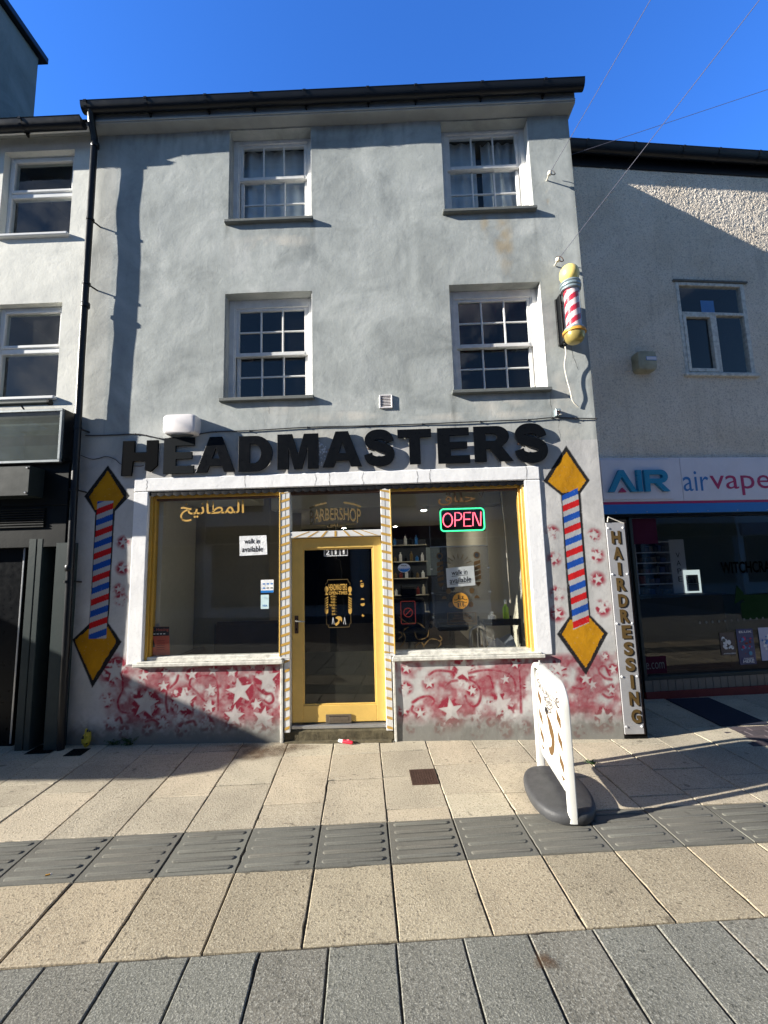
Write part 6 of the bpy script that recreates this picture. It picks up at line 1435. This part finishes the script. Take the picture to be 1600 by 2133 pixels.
def magp(t, b): m_ = MB(); m_.box(.92, 1.26, .036, .038, 1.86, 2.19, 'dim_mag'); b(m_, "sheet")
ldecal("window_poster", "dim magenta poster high in the vape window beside the letter board", "poster", magp, 1.05, 1.86)
def dots(t, b):
    m_ = MB()
    for k in range(14): m_.flat(ell(1.71+k*.088, .845+.002*k, .016, .018, 0, 360, 10), .034, 'sill')
    b(m_, "print")
ldecal("dot_row", "row of small pale dots across the vape shop glass", "sticker", dots, 2.2, .84)
t = loc_thing("shelf_unit", "white shelf unit packed with small boxes inside the vape shop", "shelf", 2.1, 1.2, .02); L_ = (2.1, 1.2, .02)
m_ = MB(); m_.box(1.25, 1.29, 1.22, 1.5, .9, 1.93, 'sign_panel'); m_.box(1.77, 1.81, 1.22, 1.5, .9, 1.93, 'sign_panel'); m_.box(2.36, 2.62, 1.2, 1.5, .02, 1.95, 'sign_panel', .005); m_.box(1.25, 2.6, 1.5, 1.52, .02, 1.95, 'dark_shop'); lbuild(m_, "cabinet", t, *L_)
for k in range(7): m_ = MB(); z = .92+k*.165; m_.box(1.25, 2.37, 1.2, 1.5, z, z+.016, 'sign_panel'); lbuild(m_, "shelf_board", t, *L_)
m_ = MB()
for k, chx in enumerate("VAPE"): put_text(m_, chx, 2.455, 2.525, 1.66-k*.125, 1.74-k*.125, 1.197, 'ink', .0)
lbuild(m_, "lettering", t, *L_)
for k in range(6):
    x = 1.31
    while x < 2.32:
        w_ = random.uniform(.05, .11)
        if abs(x+w_/2-1.79) > .09:
            lx, z = x+w_/2, .937+k*.165; bt = loc_thing("boxed_product", "small box on the crowded shelves inside the vape shop", "box", lx, 1.26, z, "boxes on the vape shelves"); m_ = MB(); hh = random.uniform(.06, .12); m_.box(x, x+w_-.012, 1.23, 1.35, z, z+hh, random.choice(['p_dark', 'red_kerb', 'sill', 'p_blue', 'iron', 'ink', 'bronze']), .002); lbuild(m_, "carton", bt, lx, 1.26, z)
        x += w_
t = loc_thing("display_fridge", "small lit white display cabinet on the dark counter inside the vape shop", "display cabinet", 2.68, 1.15, 1.10); L_ = (2.68, 1.15, 1.10)
MAT['lit_white'] = emit("lit_panel", lin(215, 225, 222), .55)
m_ = MB(); m_.box(2.555, 2.815, 1.20, 1.36, 1.11, 1.455, 'ink', .004); lbuild(m_, "case", t, *L_)
m_ = MB(); m_.box(2.55, 2.82, 1.185, 1.199, 1.385, 1.46, 'lit_white'); m_.box(2.55, 2.575, 1.185, 1.199, 1.105, 1.385, 'lit_white'); m_.box(2.795, 2.82, 1.185, 1.199, 1.105, 1.385, 'lit_white'); m_.box(2.575, 2.795, 1.185, 1.199, 1.105, 1.13, 'lit_white'); m_.box(2.575, 2.795, 1.187, 1.199, 1.245, 1.252, 'galv'); lbuild(m_, "lit_frame", t, *L_)
m_ = MB()
for k in range(3): m_.lathe([(.02, 0), (.022, .06), (.01, .075)], 'grey_shop', (2.62+k*.055, 1.19, 1.255), 10)
lbuild(m_, "bottle_row", t, *L_)
t = loc_thing("shop_counter", "long black counter inside the vape shop", "counter", 1.9, .9, .02); m_ = MB(); m_.box(.95, 2.95, .95, 1.18, .02, 1.095, 'ink', .01); lbuild(m_, "body", t, 1.9, .9, .02); m_ = MB(); m_.box(.93, 2.97, .92, 1.40, 1.096, 1.105, 'dark_shop', .003); lbuild(m_, "top", t, 1.9, .9, .02)
for lx, lb in ((1.98, "left of two small lit ceiling lights just under the shop fascia"), (2.78, "right of two small lit ceiling lights just under the shop fascia")):
    t = loc_thing("ceiling_light", lb, "ceiling light", lx, .6, 2.69, "lights in the vape shop"); m_ = MB(); m_.lathe([(.05, -.004), (.05, 0)], MAT.setdefault('lamp_dim', emit("dim_lamp", (.92, 1, .95, 1), 60.0)), (0, 0, 0), 14); o = m_.build("bulb"); o.parent = t
    m_ = MB(); m_.lathe([(.065, -.006), (.07, -.003), (.07, 0), (.052, 0)], 'upvc', (0, 0, 0), 14); o = m_.build("rim"); o.parent = t
x, z = 2.725+2.19*0, 7.28; a = np.array([2.19+.05*math.cos(RZ), 1.028-.05, 7.16])
wire(tuple(a), 1600, 186, .3, "overhead wire leaving the corner just under the black gutter of the pebbledashed building")

# ================================================================== SMALL THINGS ON THE GROUND
def cover(u0, u1, v0, v1, label, mat, bars, name="drain_cover"):
    uc, vc = (u0+u1)/2, (v0+v1)/2; cx, cy = uv2(uc, vc); t = thing(name, label, "drain cover", (cx, cy, G0(cx, cy)), None)
    def P(u, v, z): x, y = uv2(u, v); return (x, y, G0(x, y)+z)
    def slabm(m_, a, b, c, d_, z0, z1, mt): m_.add([P(a, c, z0), P(b, c, z0), P(b, d_, z0), P(a, d_, z0), P(a, c, z1), P(b, c, z1), P(b, d_, z1), P(a, d_, z1)], [(4, 5, 6, 7), (0, 1, 5, 4), (1, 2, 6, 5), (2, 3, 7, 6), (3, 0, 4, 7)], mt)
    m_ = MB(); e = .012; slabm(m_, u0, u1, v0, v0+e, -.004, .0045, mat); slabm(m_, u0, u1, v1-e, v1, -.004, .0045, mat); slabm(m_, u0, u0+e, v0+e, v1-e, -.004, .0045, mat); slabm(m_, u1-e, u1, v0+e, v1-e, -.004, .0045, mat); m_.build("frame", t)
    m_ = MB(); slabm(m_, u0+e, u1-e, v0+e, v1-e, -.006, .0022, mat)
    for i in range(bars):
        for j in range(bars):
            w_, h_ = (u1-u0-2*e)/bars, (v1-v0-2*e)/bars; a, c = u0+e+i*w_, v0+e+j*h_; slabm(m_, a+w_*.2, a+w_*.8, c+h_*.2, c+h_*.8, .0022, .0052, mat)
    m_.build("lid", t)
cover(.045, .255, -.80, -.565, "rusty brown square cover in the paving before the neon window", 'iron', 9)
cover(-3.50, -3.27, .06, .25, "dark drain grate by the foot of the dark pilaster", 'black', 6); cover(-3.10, -2.945, -.015, .13, "small dark cover in the shaded paving below the rain pipe", 'dark_shop', 4)
x, y = -.50, -.035; z = G0(x, y)+.017
t = thing("plastic_tube", "red and white plastic tube lying by the door step", "litter", (x, y, z-.017)); d2 = Vector((.14, -.055, 0)); d2.normalize()
m_ = MB(); P = lambda s: (x+d2.x*s, y+d2.y*s, z); m_.tube([P(-.075), P(-.03)], .016, 'paper', 10); m_.build("cap", t, True); m_ = MB(); m_.tube([P(-.03), P(.06), P(.075)], [.017, .017, .013], 'red_stripe', 10); m_.tube([(x+.01, y, z+.014), (x+.035, y-.01, z+.018)], .006, 'red_stripe', 6); m_.build("body", t, True)
def crumple(name, label, cat, c, rx, ry, rz_, mats, seed):
    r_ = random.Random(seed); m_ = MB(); n, q = 10, 8; vs = []
    for j in range(q+1):
        for i in range(n):
            a = 2*math.pi*i/n; p = math.pi*j/q; k = r_.uniform(.7, 1.12); vs.append((c[0]+rx*k*math.sin(p)*math.cos(a), c[1]+ry*k*math.sin(p)*math.sin(a), c[2]+rz_*(1-math.cos(p)*k if j not in (0,) else 0)))
    m_.v = vs
    for j in range(q):
        for i in range(n): m_.f.append([j*n+i, j*n+(i+1) % n, (j+1)*n+(i+1) % n, (j+1)*n+i]); m_.mi.append(m_.m(mats[(i*3+j*5+i*j) % len(mats)]))
    return tag(m_.build(name), label, cat)
MAT['yellow_foil'] = painted("yellow_foil", lin(176, 160, 40), .35, .4, 30, .1)
x, y = G(206, 1541); crumple("crisp_packet", "crumpled yellow and black packet standing against the foot of the wall", "litter", (x, -.055, G0(x, -.05)), .045, .035, .085, ['yellow_foil', 'yellow_foil', 'ink', 'yellow_foil'], 4)
def weed(x, y, label, s, seed):
    r_ = random.Random(seed); t = thing("weed", label, "weed", (x, y, G0(x, y)), "weeds at the foot of the wall"); m_ = MB(); g = MB()
    for k in range(16):
        a = r_.uniform(0, 6.28); L_ = s*r_.uniform(.5, 1.1); h = s*r_.uniform(.2, .9); bx_, by_ = x, y; cx, cy = x+L_*math.cos(a), y-abs(L_*math.sin(a))*.7; z = G0(x, y)
        g.tube([(bx_, by_, z), (bx_*.5+cx*.5, by_*.5+cy*.5, z+h*.8), (cx, cy, z+h)], .0016, 'leaf', 4)
        for q in range(3):
            f_ = .45+.28*q; px_, py_, pz_ = bx_+(cx-bx_)*f_, by_+(cy-by_)*f_, z+h*min(1, f_*1.2); b = a+r_.uniform(-1.2, 1.2); l2 = s*r_.uniform(.18, .32); w_ = l2*.35
            m_.add([(px_, py_, pz_), (px_+l2*.5*math.cos(b)-w_*math.sin(b), py_+l2*.5*math.sin(b)+w_*math.cos(b), pz_+.004), (px_+l2*math.cos(b), py_+l2*math.sin(b), pz_-.004), (px_+l2*.5*math.cos(b)+w_*math.sin(b), py_+l2*.5*math.sin(b)-w_*math.cos(b), pz_+.006)], [(0, 1, 2, 3)], 'leaf')
    g.build("stem", t); m_.build("leaf", t)
weed(-2.60, -.01, "bushier green weed at the foot of the starred wall", .085, 3); weed(-2.78, -.01, "flat straggling weed beside the crumpled yellow packet", .07, 5)
weed(1.62, -.49, "tiny dry weed in a paving joint just beyond the white swing sign", .06, 8)
x, y = G(101, 1826); m_ = MB(); m_.tube([(x-.014, y-.006, G0(x, y)+.010), (x+.008, y+.004, G0(x, y)+.010)], .004, 'ochre', 7); m_.tube([(x+.008, y+.004, G0(x, y)+.010), (x+.014, y+.006, G0(x, y)+.010)], .004, 'paper', 7); tag(m_.build("cigarette_end"), "cigarette end lying on the ribbed paving strip", "litter")
def P3(u, v, z): x, y = uv2(u, v); return (x, y, G0(x, y)+z)
m_ = MB(); q = [(3.30, .03), (3.82, .03), (3.88, .86), (3.34, .86)]; m_.add([P3(u, v, .010) for u, v in q]+[P3(u, v, -.005) for u, v in q], [(0, 1, 2, 3)]+[(i, i+4, (i+1) % 4+4, (i+1) % 4) for i in range(4)], 'mat_blue'); tag(m_.build("door_mat"), "dark blue mat lying in shade before the vape shop", "mat")
# damp and rust patches soaked into the paving
sm = NT("soaked_stain"); at = sm.n("ShaderNodeAttribute"); at.attribute_name = "fade"; tr = sm.n("ShaderNodeBsdfTransparent"); mx = sm.n("ShaderNodeMixShader")
al = sm.math('MULTIPLY', at.outputs["Fac"], sm.ramp(sm.noise(14, 5, .6), [(.3, (.25, .25, .25, 1)), (.6, (1, 1, 1, 1))])); sm.l(al, mx.inputs[0]); sm.l(tr.outputs[0], mx.inputs[1]); sm.done(lin(92, 66, 40), .8); sm.l(sm.b.outputs[0], mx.inputs[2]); sm.l(mx.outputs[0], sm.out.inputs[0])
def stain(cx, cy, rx, ry, amt, seed):
    r_ = random.Random(seed); n = 28; vs = [(cx, cy, G0(cx, cy)+.0042)]; fd = [amt]
    for s, f_ in ((.35, amt), (.7, amt*.6), (1.0, 0)):
        for i in range(n):
            a = 2*math.pi*i/n; k = s*(1+.18*math.sin(a*3+seed)+.10*math.sin(a*7)); x, y = cx+rx*k*math.cos(a), cy+ry*k*math.sin(a); vs.append((x, y, G0(x, y)+.0042)); fd.append(f_)
    fs = [(0, 1+i, 1+(i+1) % n) for i in range(n)]+[(1+q*n+i, 1+(q+1)*n+i, 1+(q+1)*n+(i+1) % n, 1+q*n+(i+1) % n) for q in (0, 1) for i in range(n)]
    me = bpy.data.meshes.new("stain"); me.from_pydata(vs, [], fs); a_ = me.attributes.new("fade", 'FLOAT', 'POINT'); a_.data.foreach_set("value", fd); me.materials.append(sm.m); o = bpy.data.objects.new("paving_stain", me); COL.objects.link(o); o["kind"] = 'structure'
stain(-1.28, -.20, .34, .17, .62, 1); stain(-1.02, -.10, .30, .10, .5, 2); x, y = G(1135, 2005); stain(x, y, .06, .045, .6, 3); x, y = G(560, 1560); stain(-1.5, -.06, .22, .05, .4, 4)

# ================================================================== ACROSS THE STREET (seen in the glass)
m_ = MB(); xx = -24
for k in range(9):
    w_ = random.uniform(4.5, 6.5); h = random.uniform(6.0, 7.2); mt = random.choice(['wall_far', 'wall_white', 'pebble', 'wall_far']); yf = -9.0-random.uniform(0, .4)
    m_.box(xx, xx+w_, -18, yf, -.1, h, mt); m_.add([(xx, yf+.2, h), (xx+w_, yf+.2, h), (xx+w_, -14, h+2.0), (xx, -14, h+2.0), (xx+w_, -18, h), (xx, -18, h)], [(0, 1, 2, 3), (3, 2, 4, 5), (0, 3, 5), (1, 4, 2)], 'slate')
    for j in range(2): q = xx+w_*(.2+.42*j); m_.box(q, q+1.0, yf-.05, yf+.03, 3.4, 4.7, 'white', .01); m_.box(q+.07, q+.93, yf-.02, yf+.034, 3.47, 4.63, 'dark_room')
    m_.box(xx+.3, xx+w_-.3, yf-.05, yf+.05, .4, 2.4, 'dark_room'); m_.box(xx+.1, xx+w_-.1, yf-.05, yf+.12, 2.45, 3.0, random.choice(['grey_shop', 'dark_shop', 'red_kerb', 'p_blue']))
    xx += w_
o = m_.build("opposite_street"); o["kind"] = 'structure'
